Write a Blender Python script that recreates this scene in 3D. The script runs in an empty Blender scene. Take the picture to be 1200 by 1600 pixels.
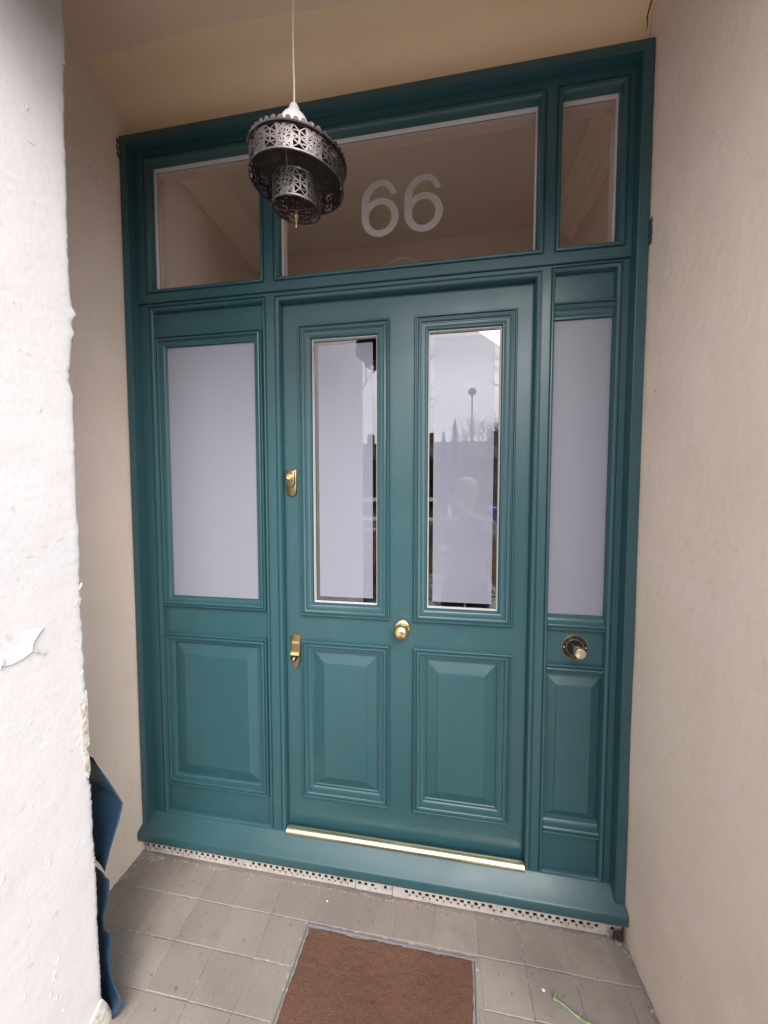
import bpy, bmesh, math, random
from mathutils import Vector, Matrix, noise
R = math.radians
rnd = random.Random(66)
SC = bpy.context.scene
COL = SC.collection

# ------------------------------------------------------------------ camera
cam_d = bpy.data.cameras.new('camera')
cam = bpy.data.objects.new('camera', cam_d)
COL.objects.link(cam)
cam.location = (0.1408, -1.2449, 1.3233)
_m = Matrix.Rotation(0.15876, 3, 'Z') @ Matrix.Rotation(-0.0491, 3, 'X') @ Matrix.Rotation(-0.0002, 3, 'Y') @ Matrix.Rotation(R(90), 3, 'X')
cam.rotation_euler = _m.to_euler()
cam_d.sensor_fit = 'VERTICAL'
cam_d.sensor_height = 36.0
cam_d.lens = 36.0 * 549.1 / 1600.0
cam_d.clip_start = 0.004
cam_d.clip_end = 500
SC.camera = cam
# ------------------------------------------------------------------ sky, sun, exposure
W = bpy.data.worlds.new('World'); SC.world = W; W.use_nodes = True
nt = W.node_tree; nt.nodes.clear()
SUN_EL, SUN_AZ = R(38), R(158)          # azimuth clockwise from +Y
sky = nt.nodes.new('ShaderNodeTexSky'); sky.sky_type = 'NISHITA'; sky.sun_disc = False
sky.sun_elevation = SUN_EL; sky.sun_rotation = SUN_AZ; sky.air_density = 1.0; sky.dust_density = 3.0
hs = nt.nodes.new('ShaderNodeHueSaturation'); hs.inputs['Saturation'].default_value = 0.12
tc = nt.nodes.new('ShaderNodeTexCoord')
mp = nt.nodes.new('ShaderNodeMapping'); mp.inputs['Scale'].default_value = (1.2, 1.2, 3.4)
cn = nt.nodes.new('ShaderNodeTexNoise'); cn.inputs['Scale'].default_value = 1.6; cn.inputs['Detail'].default_value = 7
cr = nt.nodes.new('ShaderNodeValToRGB')
cr.color_ramp.elements[0].position = 0.3; cr.color_ramp.elements[0].color = (8.4, 8.3, 8.8, 1)
cr.color_ramp.elements[1].position = 0.75; cr.color_ramp.elements[1].color = (14.4, 14.2, 15.0, 1)
mx = nt.nodes.new('ShaderNodeMixRGB'); mx.inputs[0].default_value = 0.75
bg = nt.nodes.new('ShaderNodeBackground'); bg.inputs[1].default_value = 0.10
wo = nt.nodes.new('ShaderNodeOutputWorld')
L = nt.links.new
L(sky.outputs[0], hs.inputs['Color']); L(tc.outputs['Generated'], mp.inputs[0]); L(mp.outputs[0], cn.inputs[0])
L(cn.outputs[0], cr.inputs[0]); L(hs.outputs[0], mx.inputs[1]); L(cr.outputs[0], mx.inputs[2])
L(mx.outputs[0], bg.inputs[0]); L(bg.outputs[0], wo.inputs[0])
sd = bpy.data.lights.new('sun', 'SUN'); sd.energy = 1.1; sd.angle = R(40); sd.color = (1, 0.95, 0.88)
sun = bpy.data.objects.new('sun', sd); COL.objects.link(sun)
_d = Vector((math.sin(SUN_AZ) * math.cos(SUN_EL), math.cos(SUN_AZ) * math.cos(SUN_EL), math.sin(SUN_EL)))
sun.rotation_euler = _d.to_track_quat('Z', 'Y').to_euler()
SC.view_settings.view_transform = 'Standard'; SC.view_settings.look = 'None'
SC.view_settings.gamma = 1.0; SC.view_settings.use_curve_mapping = False
SC.view_settings.exposure = 1.87

# ------------------------------------------------------------------ helpers
def tag(o, label=None, cat=None, group=None, kind=None):
    if label: o['label'] = label
    if cat: o['category'] = cat
    if group: o['group'] = group
    if kind: o['kind'] = kind
    return o
def empty(name, loc=(0, 0, 0), label=None, cat=None, group=None):
    o = bpy.data.objects.new(name, None); COL.objects.link(o); o.location = loc
    o.empty_display_size = 0.1
    return tag(o, label, cat, group)
class MB:
    def __init__(s): s.v = []; s.f = []; s.mi = []
    def add(s, vs, fs, mi=0):
        b = len(s.v); s.v += [tuple(v) for v in vs]
        s.f += [tuple(b + i for i in f) for f in fs]; s.mi += [mi] * len(fs)
    def box(s, x0, x1, y0, y1, z0, z1, mi=0):
        s.add([(x0,y0,z0),(x1,y0,z0),(x1,y1,z0),(x0,y1,z0),(x0,y0,z1),(x1,y0,z1),(x1,y1,z1),(x0,y1,z1)],
              [(0,3,2,1),(4,5,6,7),(0,1,5,4),(1,2,6,5),(2,3,7,6),(3,0,4,7)], mi)
    def plate(s, x0, x1, z0, z1, yf, yb, holes=()):
        xs = sorted(set([x0, x1] + [h[0] for h in holes] + [h[1] for h in holes])); xs = [x for x in xs if x0 <= x <= x1]
        zs = sorted(set([z0, z1] + [h[2] for h in holes] + [h[3] for h in holes])); zs = [z for z in zs if z0 <= z <= z1]
        def solid(i, j):
            if i < 0 or j < 0 or i >= len(xs) - 1 or j >= len(zs) - 1: return False
            cx = (xs[i] + xs[i+1]) / 2; cz = (zs[j] + zs[j+1]) / 2
            return not any(h[0] < cx < h[1] and h[2] < cz < h[3] for h in holes)
        idx = {}
        vs = []
        def V(i, j, b):
            k = (i, j, b)
            if k not in idx: idx[k] = len(vs); vs.append((xs[i], yb if b else yf, zs[j]))
            return idx[k]
        fs = []
        for i in range(len(xs) - 1):
            for j in range(len(zs) - 1):
                if not solid(i, j): continue
                fs.append((V(i,j,0), V(i+1,j,0), V(i+1,j+1,0), V(i,j+1,0)))
                fs.append((V(i,j,1), V(i,j+1,1), V(i+1,j+1,1), V(i+1,j,1)))
                if not solid(i-1, j): fs.append((V(i,j,0), V(i,j+1,0), V(i,j+1,1), V(i,j,1)))
                if not solid(i+1, j): fs.append((V(i+1,j,0), V(i+1,j,1), V(i+1,j+1,1), V(i+1,j+1,0)))
                if not solid(i, j-1): fs.append((V(i,j,0), V(i,j,1), V(i+1,j,1), V(i+1,j,0)))
                if not solid(i, j+1): fs.append((V(i,j+1,0), V(i+1,j+1,0), V(i+1,j+1,1), V(i,j+1,1)))
        s.add(vs, fs)
    def loops(s, x0, x1, z0, z1, prof, cap=False):
        """concentric mitred rectangles: prof = [(inset, y), ...]"""
        vs = []; fs = []
        for (d, y) in prof:
            vs += [(x0+d, y, z0+d), (x1-d, y, z0+d), (x1-d, y, z1-d), (x0+d, y, z1-d)]
        for k in range(len(prof) - 1):
            for c in range(4):
                a = 4*k + c; b = 4*k + (c+1) % 4
                fs.append((a, b, b+4, a+4))
        if cap: n = 4*(len(prof)-1); fs.append((n, n+1, n+2, n+3))
        s.add(vs, fs)
    def strip(s, x0, x1, prof):
        """prof = [(z, y)] extruded along x, with end caps"""
        n = len(prof); vs = [(x0, y, z) for z, y in prof] + [(x1, y, z) for z, y in prof]
        fs = [(i, i+n, i+n+1, i+1) for i in range(n-1)]
        fs += [tuple(range(n)), tuple(range(2*n-1, n-1, -1))]
        s.add(vs, fs)
    def lathe(s, prof, o=(0,0,0), axis='Z', n=32, mi=0, caps=True):
        """prof = [(radius, height)]"""
        vs = []
        for r, h in prof:
            for k in range(n):
                a = 2*math.pi*k/n; c, d = r*math.cos(a), r*math.sin(a)
                if axis == 'Z': p = (c, d, h)
                elif axis == '-Y': p = (c, -h, d)
                else: p = (h, c, d)
                vs.append((o[0]+p[0], o[1]+p[1], o[2]+p[2]))
        fs = []
        for i in range(len(prof)-1):
            for k in range(n):
                k2 = (k+1) % n; fs.append((i*n+k, i*n+k2, (i+1)*n+k2, (i+1)*n+k))
        if caps and prof[0][0] > 1e-5: fs.append(tuple(range(n-1, -1, -1)))
        if caps and prof[-1][0] > 1e-5: fs.append(tuple((len(prof)-1)*n + k for k in range(n)))
        s.add(vs, fs, mi)
    def tube(s, pts, rad, n=8, mi=0):
        pts = [Vector(p) for p in pts]; vs = []; fs = []
        rr = rad if isinstance(rad, (list, tuple)) else [rad]*len(pts)
        up = None
        for i, p in enumerate(pts):
            t = (pts[min(i+1, len(pts)-1)] - pts[max(i-1, 0)]).normalized()
            if up is None:
                up = Vector((0,0,1)) if abs(t.z) < 0.9 else Vector((1,0,0))
            a = t.cross(up).normalized(); b = a.cross(t).normalized(); up = b
            for k in range(n):
                an = 2*math.pi*k/n; vs.append(p + (a*math.cos(an) + b*math.sin(an))*rr[i])
        for i in range(len(pts)-1):
            for k in range(n):
                k2 = (k+1) % n; fs.append((i*n+k, i*n+k2, (i+1)*n+k2, (i+1)*n+k))
        fs.append(tuple(range(n-1, -1, -1))); fs.append(tuple((len(pts)-1)*n+k for k in range(n)))
        s.add(vs, fs, mi)
    def ball(s, c, r, nu=16, nv=10, mi=0, jit=0):
        vs = [(c[0], c[1], c[2]-r[2])]; fs = []
        for j in range(1, nv):
            ph = -math.pi/2 + math.pi*j/nv
            for k in range(nu):
                a = 2*math.pi*k/nu; q = 1 + (rnd.uniform(-jit, jit) if jit else 0)
                vs.append((c[0]+r[0]*q*math.cos(ph)*math.cos(a), c[1]+r[1]*q*math.cos(ph)*math.sin(a), c[2]+r[2]*q*math.sin(ph)))
        vs.append((c[0], c[1], c[2]+r[2])); t = len(vs)-1
        for k in range(nu):
            k2 = (k+1) % nu
            fs.append((0, 1+k2, 1+k)); fs.append((t, t-nu+k, t-nu+k2))
            for j in range(nv-2): fs.append((1+j*nu+k, 1+j*nu+k2, 1+(j+1)*nu+k2, 1+(j+1)*nu+k))
        s.add(vs, fs, mi)
    def build(s, name, mat, parent=None, smooth=32, bevel=0, seg=2, recalc=True, xf=None):
        me = bpy.data.meshes.new(name)
        vs = [xf @ Vector(v) for v in s.v] if xf else s.v
        me.from_pydata(vs, [], s.f)
        mats = mat if isinstance(mat, (list, tuple)) else [mat]
        for m in mats: me.materials.append(m)
        if len(mats) > 1: me.polygons.foreach_set('material_index', s.mi)
        bm = bmesh.new(); bm.from_mesh(me)
        if recalc: bmesh.ops.recalc_face_normals(bm, faces=bm.faces)
        if bevel:
            es = [e for e in bm.edges if len(e.link_faces) == 2 and e.calc_face_angle(0) > R(35)]
            bmesh.ops.bevel(bm, geom=es, offset=bevel, segments=seg, affect='EDGES', clamp_overlap=True)
        if smooth:
            for f in bm.faces: f.smooth = True
            for e in bm.edges:
                if len(e.link_faces) == 2 and e.calc_face_angle(0) > R(smooth): e.smooth = False
        bm.to_mesh(me); bm.free()
        o = bpy.data.objects.new(name, me); COL.objects.link(o)
        if parent: o.parent = parent
        return o

# ------------------------------------------------------------------ materials
def mat(name, base, rough=0.6, metal=0.0, spec=0.5, var=None, bump=None, rvar=None, sheen=0, coat=0, subs=None):
    """var = [(scale, (r,g,b), lo, hi, stretch)] noise-mixed second colours; bump = [(scale, strength, dist, stretch)]"""
    m = bpy.data.materials.new(name); m.use_nodes = True
    t = m.node_tree; p = t.nodes['Principled BSDF']
    p.inputs['Base Color'].default_value = (*base, 1); p.inputs['Roughness'].default_value = rough
    p.inputs['Metallic'].default_value = metal; p.inputs['Specular IOR Level'].default_value = spec
    if coat: p.inputs['Coat Weight'].default_value = coat; p.inputs['Coat Roughness'].default_value = 0.15
    c = t.nodes.new('ShaderNodeTexCoord')
    def tex(scale, stretch=(1,1,1), detail=5):
        mpn = t.nodes.new('ShaderNodeMapping'); mpn.inputs['Scale'].default_value = stretch
        n = t.nodes.new('ShaderNodeTexNoise'); n.inputs['Scale'].default_value = scale; n.inputs['Detail'].default_value = detail
        t.links.new(c.outputs['Object'], mpn.inputs[0]); t.links.new(mpn.outputs[0], n.inputs[0]); return n
    prev = None
    for v in (var or []):
        n = tex(v[0], v[4] if len(v) > 4 else (1,1,1)); r = t.nodes.new('ShaderNodeMapRange'); r.inputs[1].default_value = v[2]; r.inputs[2].default_value = v[3]
        t.links.new(n.outputs[0], r.inputs[0]); x = t.nodes.new('ShaderNodeMixRGB')
        t.links.new(r.outputs[0], x.inputs[0])
        if prev is None: x.inputs[1].default_value = (*base, 1)
        else: t.links.new(prev.outputs[0], x.inputs[1])
        x.inputs[2].default_value = (*v[1], 1); prev = x
    if prev: t.links.new(prev.outputs[0], p.inputs['Base Color'])
    if rvar:
        n = tex(rvar[0]); r = t.nodes.new('ShaderNodeMapRange'); r.inputs[1].default_value = .3; r.inputs[2].default_value = .7
        r.inputs[3].default_value = rvar[1]; r.inputs[4].default_value = rvar[2]
        t.links.new(n.outputs[0], r.inputs[0]); t.links.new(r.outputs[0], p.inputs['Roughness'])
    pb = None
    for b in (bump or []):
        n = tex(b[0], b[3] if len(b) > 3 else (1,1,1), 6); bn = t.nodes.new('ShaderNodeBump')
        bn.inputs['Strength'].default_value = b[1]; bn.inputs['Distance'].default_value = b[2]
        t.links.new(n.outputs[0], bn.inputs['Height'])
        if pb: t.links.new(pb.outputs[0], bn.inputs['Normal'])
        pb = bn
    if pb: t.links.new(pb.outputs[0], p.inputs['Normal'])
    m['p'] = 1
    return m
M = {}
M['teal'] = mat('teal_paint', (.024, .074, .087), .42, spec=.58, var=[(3, (.022, .078, .091), .35, .7), (11, (.032, .088, .098), .58, .8), (70, (.025, .075, .084), .6, .75)], bump=[(900, .05, .0003), (35, .03, .001)], rvar=(9, .33, .42))
M['cream'] = mat('magnolia_masonry_paint', (.78, .66, .545), .8, var=[(1.6, (.74, .605, .505), .4, .65), (5, (.79, .66, .565), .45, .7), (30, (.73, .60, .50), .58, .75)], bump=[(5, .25, .015), (9, .22, .006, (1, 2.2, .6)), (40, .3, .003), (260, .25, .0012)])
M['cream_top'] = mat('cream_yellow_paint', (.86, .66, .45), .82, var=[(2, (.83, .63, .42), .4, .65), (24, (.81, .61, .41), .6, .75)], bump=[(6, .3, .015), (60, .2, .002), (260, .15, .0008)])
M['ceiling'] = mat('porch_ceiling_paint', (.80, .62, .47), .85, var=[(2, (.77, .59, .45), .4, .65), (40, (.77, .59, .44), .6, .75)], bump=[(8, .2, .01), (90, .2, .002)])
M['white'] = mat('white_masonry_paint', (.61, .59, .592), .75, var=[(3, (.565, .545, .55), .45, .7), (35, (.50, .48, .475), .66, .76), (9, (.57, .54, .52), .6, .8)], bump=[(16, .3, .004), (80, .35, .002), (300, .3, .0008)])
M['plaster'] = mat('bare_plaster', (.50, .46, .41), .95, var=[(30, (.36, .30, .24), .52, .64), (90, (.58, .56, .53), .5, .62)], bump=[(60, .8, .006), (220, .6, .002)])
M['brass'] = mat('polished_brass', (.83, .66, .36), .2, 1.0, rvar=(14, .14, .3), var=[(20, (.74, .60, .36), .5, .7)])
M['brass_old'] = mat('aged_brass', (.30, .235, .13), .36, 1.0, rvar=(30, .26, .5), var=[(70, (.30, .23, .12), .45, .65)])
M['brass_pale'] = mat('satin_brass_strip', (.86, .78, .52), .26, 1.0, bump=[(300, .1, .0005, (.05, 1, 1))])
M['black'] = mat('black_enamel', (.006, .006, .007), .35)
M['dark'] = mat('dark_rubber', (.010, .010, .011), .7)
M['recess_shade'] = mat('painted_recess_shade', (.012, .011, .010), .9)  # near-black colour standing in for shade in gaps and recesses
M['bead'] = mat('white_glazing_spacer', (.48, .48, .48), .45)
M['frost'] = mat('frosted_film', (.205, .21, .26), .008, spec=1.0)
M['numeral'] = mat('etched_numeral', (.37, .32, .305), .7)
M['metal'] = mat('pierced_nickel', (.155, .138, .135), .5, 1.0, var=[(14, (.10, .08, .075), .45, .65), (60, (.26, .23, .22), .58, .72)], bump=[(120, .15, .001)], rvar=(25, .32, .55))
M['oxid'] = mat('oxidised_inner_metal', (.055, .035, .028), .55, .6, var=[(40, (.09, .06, .05), .5, .65)])
M['whiteplastic'] = mat('white_plastic', (.60, .58, .57), .4)
M['cord'] = mat('cream_flex', (.72, .60, .48), .5)
M['tile'] = None
M['grout'] = mat('grout', (.27, .24, .215), .9, var=[(5, (.16, .14, .14), .42, .6), (60, (.45, .43, .41), .55, .7)], bump=[(200, .5, .002)])
M['coir'] = mat('coir_matting', (.15, .070, .043), .95, var=[(3, (.20, .10, .066), .4, .65), (260, (.25, .15, .10), .62, .72), (120, (.09, .045, .03), .58, .7)], bump=[(380, 1, .006), (90, .6, .004)])
M['coirfib'] = mat('coir_fibre', (.19, .092, .058), .9, var=[(9, (.13, .066, .04), .45, .6), (300, (.32, .20, .13), .5, .65)])
M['edging'] = mat('grey_edging', (.21, .205, .205), .5, var=[(30, (.20, .20, .23), .5, .65)])
M['bluesheet'] = mat('blue_plastic_sheet', (.010, .030, .062), .32, var=[(5, (.014, .040, .062), .4, .65)], bump=[(14, .25, .01)])
M['stripwhite'] = mat('grimy_white_strip', (.43, .40, .375), .75, var=[(14, (.36, .32, .29), .45, .6), (60, (.30, .26, .23), .56, .66), (140, (.42, .38, .34), .52, .6)], bump=[(90, .4, .002)])
M['mortar'] = mat('mortar_crumbs', (.30, .268, .245), .95, var=[(40, (.26, .22, .2), .45, .6), (12, (.45, .43, .41), .6, .75)], bump=[(90, 1, .008), (30, .6, .01)])
M['hallwall'] = mat('terracotta_hall_wall', (.64, .51, .44), .85, bump=[(30, .1, .002)])
M['hallceil'] = mat('hall_ceiling_paint', (.64, .53, .46), .8)
M['cornice'] = mat('cornice_paint', (.74, .60, .51), .7)
M['hallfloor'] = mat('hall_floor_boards', (.5, .40, .33), .4)
M['grass'] = mat('green_stem', (.20, .30, .13), .6, var=[(60, (.36, .40, .24), .5, .65)])
def glass_mat(name, refl, ior, tint=(1, 1, 1), rough=0.0):
    m = bpy.data.materials.new(name); m.use_nodes = True; t = m.node_tree; t.nodes.clear()
    o = t.nodes.new('ShaderNodeOutputMaterial'); tr = t.nodes.new('ShaderNodeBsdfTransparent'); tr.inputs[0].default_value = (*tint, 1)
    g = t.nodes.new('ShaderNodeBsdfGlossy'); g.inputs['Roughness'].default_value = rough
    f = t.nodes.new('ShaderNodeFresnel'); gq = t.nodes.new('ShaderNodeNewGeometry'); iq = t.nodes.new('ShaderNodeMapRange')
    iq.inputs[3].default_value = ior; iq.inputs[4].default_value = 1/ior      # the node inverts the index on back faces: undo it, the pane is one thin sheet
    t.links.new(gq.outputs['Backfacing'], iq.inputs[0]); t.links.new(iq.outputs[0], f.inputs[0])
    a = t.nodes.new('ShaderNodeMath'); a.operation = 'ADD'; a.inputs[1].default_value = refl; a.use_clamp = True
    n = t.nodes.new('ShaderNodeTexNoise'); n.inputs['Scale'].default_value = 2.5; n.inputs['Detail'].default_value = 1
    c = t.nodes.new('ShaderNodeTexCoord'); b = t.nodes.new('ShaderNodeBump'); b.inputs['Strength'].default_value = .03; b.inputs['Distance'].default_value = .01
    x = t.nodes.new('ShaderNodeMixShader')
    t.links.new(c.outputs['Object'], n.inputs[0]); t.links.new(n.outputs[0], b.inputs['Height']); t.links.new(b.outputs[0], g.inputs['Normal'])
    t.links.new(f.outputs[0], a.inputs[0]); t.links.new(a.outputs[0], x.inputs[0]); t.links.new(tr.outputs[0], x.inputs[1]); t.links.new(g.outputs[0], x.inputs[2])
    t.links.new(x.outputs[0], o.inputs[0]); return m
M['glass'] = glass_mat('window_glass', .0, 1.5, (.93, .93, .93))
M['doorglass'] = glass_mat('door_glass', .13, 1.5, (.45, .41, .40))  # dark tint stands in for dimness behind the clear borders
def frosted_pane_mat():
    m = mat('frosted_glass_pane', (.295, .30, .355), .42, spec=.5, bump=[(4, .05, .01)])
    t = m.node_tree; p = t.nodes['Principled BSDF']; o = [n for n in t.nodes if n.type == 'OUTPUT_MATERIAL'][0]
    tl = t.nodes.new('ShaderNodeBsdfTranslucent'); tl.inputs[0].default_value = (.6, .6, .65, 1)
    x = t.nodes.new('ShaderNodeMixShader'); x.inputs[0].default_value = .25
    t.links.new(p.outputs[0], x.inputs[1]); t.links.new(tl.outputs[0], x.inputs[2]); t.links.new(x.outputs[0], o.inputs[0]); return m
M['frostpane'] = frosted_pane_mat()
def tile_mat():
    m = mat('grey_quarry_tile', (.27, .245, .225), .62, bump=[(45, .3, .0015), (240, .35, .0008)], rvar=(12, .5, .75))
    t = m.node_tree; p = t.nodes['Principled BSDF']
    g = t.nodes.new('ShaderNodeNewGeometry'); c = t.nodes.new('ShaderNodeTexCoord')
    r1 = t.nodes.new('ShaderNodeValToRGB'); r1.color_ramp.elements[0].color = (.25, .212, .186, 1); r1.color_ramp.elements[1].color = (.292, .25, .22, 1)
    t.links.new(g.outputs['Random Per Island'], r1.inputs[0])
    def nz(s, lo, hi, col, prev, d=6):
        n = t.nodes.new('ShaderNodeTexNoise'); n.inputs['Scale'].default_value = s; n.inputs['Detail'].default_value = d
        r = t.nodes.new('ShaderNodeMapRange'); r.inputs[1].default_value = lo; r.inputs[2].default_value = hi
        x = t.nodes.new('ShaderNodeMixRGB'); x.inputs[2].default_value = (*col, 1)
        t.links.new(c.outputs['Object'], n.inputs[0]); t.links.new(n.outputs[0], r.inputs[0]); t.links.new(r.outputs[0], x.inputs[0]); t.links.new(prev.outputs[0], x.inputs[1]); return x
    a = nz(2.6, .46, .70, (.18, .15, .135), r1); b = nz(22, .55, .85, (.21, .18, .16), a); d = nz(150, .66, .74, (.36, .33, .30), b); e = nz(60, .64, .72, (.13, .115, .11), d)
    t.links.new(e.outputs[0], p.inputs['Base Color']); return m
M['tile'] = tile_mat()

# ------------------------------------------------------------------ porch structure
FZ = -0.15                      # porch floor level
XL, XR = -1.06, 0.755           # recess side walls
GY = -2.95
def undulate(p, s, a): return noise.noise(Vector(p) * s) * a
def wall_grid(name, x, y0, y1, z0, z1, back, ny, nz, m, sgn, amp=.004):
    """a plaster wall facing sgn*x with real undulation, and its thickness behind"""
    b = MB(); vs = []; fs = []
    for j in range(nz+1):
        for i in range(ny+1):
            y = y0 + (y1-y0)*i/ny; z = z0 + (z1-z0)*j/nz
            vs.append((x + undulate((x, y, z), 3.0, amp) + undulate((x+5, y, z), 9.0, amp*.35), y, z))
    for j in range(nz):
        for i in range(ny): a = j*(ny+1)+i; fs.append((a, a+1, a+ny+2, a+ny+1))
    b.add(vs, fs)
    o = b.build(name, m, recalc=False)
    if sgn > 0:
        pass
    bb = MB(); e = .03 * (-sgn)
    bb.box(min(x+e, back), max(x+e, back), min(y0, y1), max(y0, y1), z0, z1)
    return o, bb
def slab_wall(name, x, y0, y1, z0, z1, back, m, label, cat, amp=.004):
    o = empty(name, (0, 0, 0), label, cat)
    s = 1 if back < x else -1
    ny = max(6, int(abs(y1-y0)/.03)); nz = int((z1-z0)/.04)
    g, bb = wall_grid('plaster_face', x, y0, y1, z0, z1, back, ny, nz, m, s, amp); g.parent = o
    bb.build('masonry_core', m, o)
    return o
lw = slab_wall('porch_wall', XL, .10, -.60, FZ-.1, 2.86, -1.36, M['cream'], 'cream painted plaster wall of the recess on the left of the door frame', 'wall')
rw = slab_wall('porch_wall', XR, .10, -.60, FZ-.2, 2.86, 1.10, M['cream'], 'magnolia painted plaster wall filling the right side beside the door frame', 'wall')
# wall above the door frame, soft cove into the ceiling
b = MB()
b.box(XL-.3, XR+.3, .012, .11, 2.655, 2.95)
o = b.build('head_wall', M['cream_top']); tag(o, 'yellowish cream strip of wall between the door frame head and the ceiling', 'wall')
b = MB(); vs = []; fs = []
NX = 60
prof = [(.010, 2.64), (.009, 2.70), (.004, 2.745), (-.012, 2.775), (-.04, 2.792), (-.08, 2.80), (-.14, 2.798), (-.17, 2.806)]
for (y, z) in prof:
    for i in range(NX+1):
        x = XL-.02 + (XR-XL+.04)*i/NX; vs.append((x, y + undulate((x, 1, z), 4, .003), z + undulate((x, y, 3), 3, .002)))
for j in range(len(prof)-1):
    for i in range(NX): a = j*(NX+1)+i; fs.append((a, a+1, a+NX+2, a+NX+1))
b.add(vs, fs); cv = b.build('cove_plaster', M['cream_top'], o)
b = MB(); vs = []; fs = []
for j in range(25):
    for i in range(NX+1):
        x = XL-.3 + (XR-XL+.6)*i/NX; y = .02 - .80*j/24
        vs.append((x, y, 2.802 + undulate((x, y, 0), 2.5, .003) + (.016 if y > -.10 else 0)))
for j in range(24):
    for i in range(NX): a = j*(NX+1)+i; fs.append((a, a+1, a+NX+2, a+NX+1))
b.add(vs, fs); b.box(XL-.3, XR+.3, -.78, .02, 2.83, 3.0)
tag(b.build('ceiling', M['ceiling']), kind='structure')
b = MB(); b.box(-3.0, 3.2, -.82, -.605, 2.42, 4.2); b.box(.758, 3.2, -.82, -.605, -.3, 2.42)  # unseen front wall, its lintel lowered to shade the porch top
tag(b.build('house_front_wall', M['white']), 'white painted house front above and beside the porch opening', 'wall')
# crack and filler strip in the corner above the frame
b = MB()
pts = [(XR-.004, .004, 2.66), (XR-.006, .002, 2.70), (XR-.003, -.001, 2.73), (XR-.006, -.004, 2.76), (XR-.003, -.02, 2.785), (XR-.006, -.05, 2.796), (XR-.004, -.1, 2.797)]
b.tube(pts, [.005, .006, .004, .007, .006, .005, .004], 6)
o2 = b.build('corner_filler', M['cream_top'], o)
b = MB(); b.tube([(p[0]-.006, p[1]-.004, p[2]-.002) for p in pts[2:]], [.0012, .002, .0028, .002, .001], 5); b.build('corner_crack', mat('dark_crack', (.10, .055, .035), .9), o)

# ------------------------------------------------------------------ white peeling wall on the left
edge_px = [(0,99),(25,101),(56,103),(72,103.5),(73,102),(100,105.5),(103,102),(118,101.5),(150,102.6),(190,102.8),(219,103),(222,104),(272,105.6),(310,107),(353,108),(400,109.5),(422,110),(440,112),(452,111.5),(469,114),(480,115.5),(487,119),(493,122),(497,119),(503,115),(512,115.4),(520,118.5),(526,118),(534,115),(542,113.4),(560,113),(575,113.6),(581,111),(590,112),(597,111.6),(608,115),(620,118),(634,117),(647,117.4),(668,118.4),(695,119.6),(720,120.2),(745,121.2),(775,122.2),(800,123.2),(814,124),(824,126.4),(832,126.8),(849,125.2),(862,128),(880,127),(899,126),(903,128.4),(920,128),(940,130),(955,128.6),(962,129),(974,131),(985,131),(992,132.6),(1008,132),(1020,132.6),(1030,135.2),(1040,133.4),(1062,135.2),(1082,136.6),(1096,136.4),(1112,137.6),(1140,139),(1160,140),(1168,138),(1176,135),(1185,136),(1197,141),(1206,141.4),(1216,139.6),(1225,144),(1240,145),(1262,146.2),(1290,147.4),(1300,147),(1319,149.2),(1350,151),(1372,152.4),(1397,153.2),(1425,154.4),(1437,154),(1460,155.4),(1490,157),(1522,159),(1545,159.6),(1560,160.4),(1568,167),(1576,171),(1590,178),(1600,184),(1630,188)]
CP = cam.location.copy(); RM = cam.rotation_euler.to_matrix()
def ray(u, v): return RM @ Vector(((u-600)/549.1, -(v-800)/549.1, -1.0))
def on(u, v, ax, val):
    d = ray(u, v); t = (val - CP[ax]) / d[ax]; return CP + d*t
EX = -.77
edge = []
for v, u in edge_px:
    p = on(u, v, 0, EX); edge.append((p.z, p.y))
edge.sort()
e0 = edge[0]; edge = [(FZ-.25, e0[1]+.01)] + edge + [(z, edge[-1][1] + .006*math.sin(z*40)) for z in (2.6, 2.7, 2.8, 3.0, 3.3)]
def edge_y(z):
    for (a, ya), (c, yc) in zip(edge, edge[1:]):
        if a <= z <= c: return ya + (yc-ya)*(z-a)/max(1e-6, c-a)
    return edge[-1][1]
def wx(y, z):   # white wall face, slightly splayed
    return EX - (-.47 - max(y, -.9))*0.10
ww = empty('white_wall', (0, 0, 0), 'white painted masonry wall with peeling paint and a broken edge on the far left', 'wall')
b = MB(); vs = []; fs = []; NZ = 900
cols = [0, .0025, .006, .012, .02, .03, .042, .055, .07, .085, .1, .115, .13, .15, .17, .19, .22, .3, .5, .8, 1.2, 1.8, 2.48]
zs = [FZ-.2 + (3.3-FZ+.2)*j/NZ for j in range(NZ+1)]
for z in zs:
    ey = edge_y(z) + noise.noise(Vector((7, 0, z*60)))*.0010 - abs(noise.noise(Vector((3, 5, z*140))))*.003 + (((z*31 + 2.2*noise.noise(Vector((z*9, 0, 0)))) % 1.0) - .5)*.0075*max(0, noise.noise(Vector((1, z*7, 0)))+.25)
    # return behind the edge first
    vs.append((EX-.30, ey-.004, z)); vs.append((EX-.03, ey-.003, z)); vs.append((EX-.010+undulate((0, 0, z), 30, .003), ey-.001, z))
    for c in cols:
        y = ey - c
        rd = .0035*math.exp(-c/.003)
        vs.append((wx(y, z) - rd + undulate((0, y, z), 4, .0018)*min(1, c/.05) + undulate((3, y, z), 17, .0006)*min(1, c/.02) + undulate((9, y, z), 60, .0005), y, z))
nc = len(cols) + 3
for j in range(NZ):
    for i in range(nc-1): a = j*nc+i; fs.append((a, a+nc, a+nc+1, a+1))
b.add(vs, fs); wf = b.build('painted_face', M['white'], ww, smooth=60, recalc=False)
b = MB(); b.box(-1.36, EX-.20, GY, -.50, FZ-.2, 3.3); b.build('masonry_core', M['white'], ww)
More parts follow.
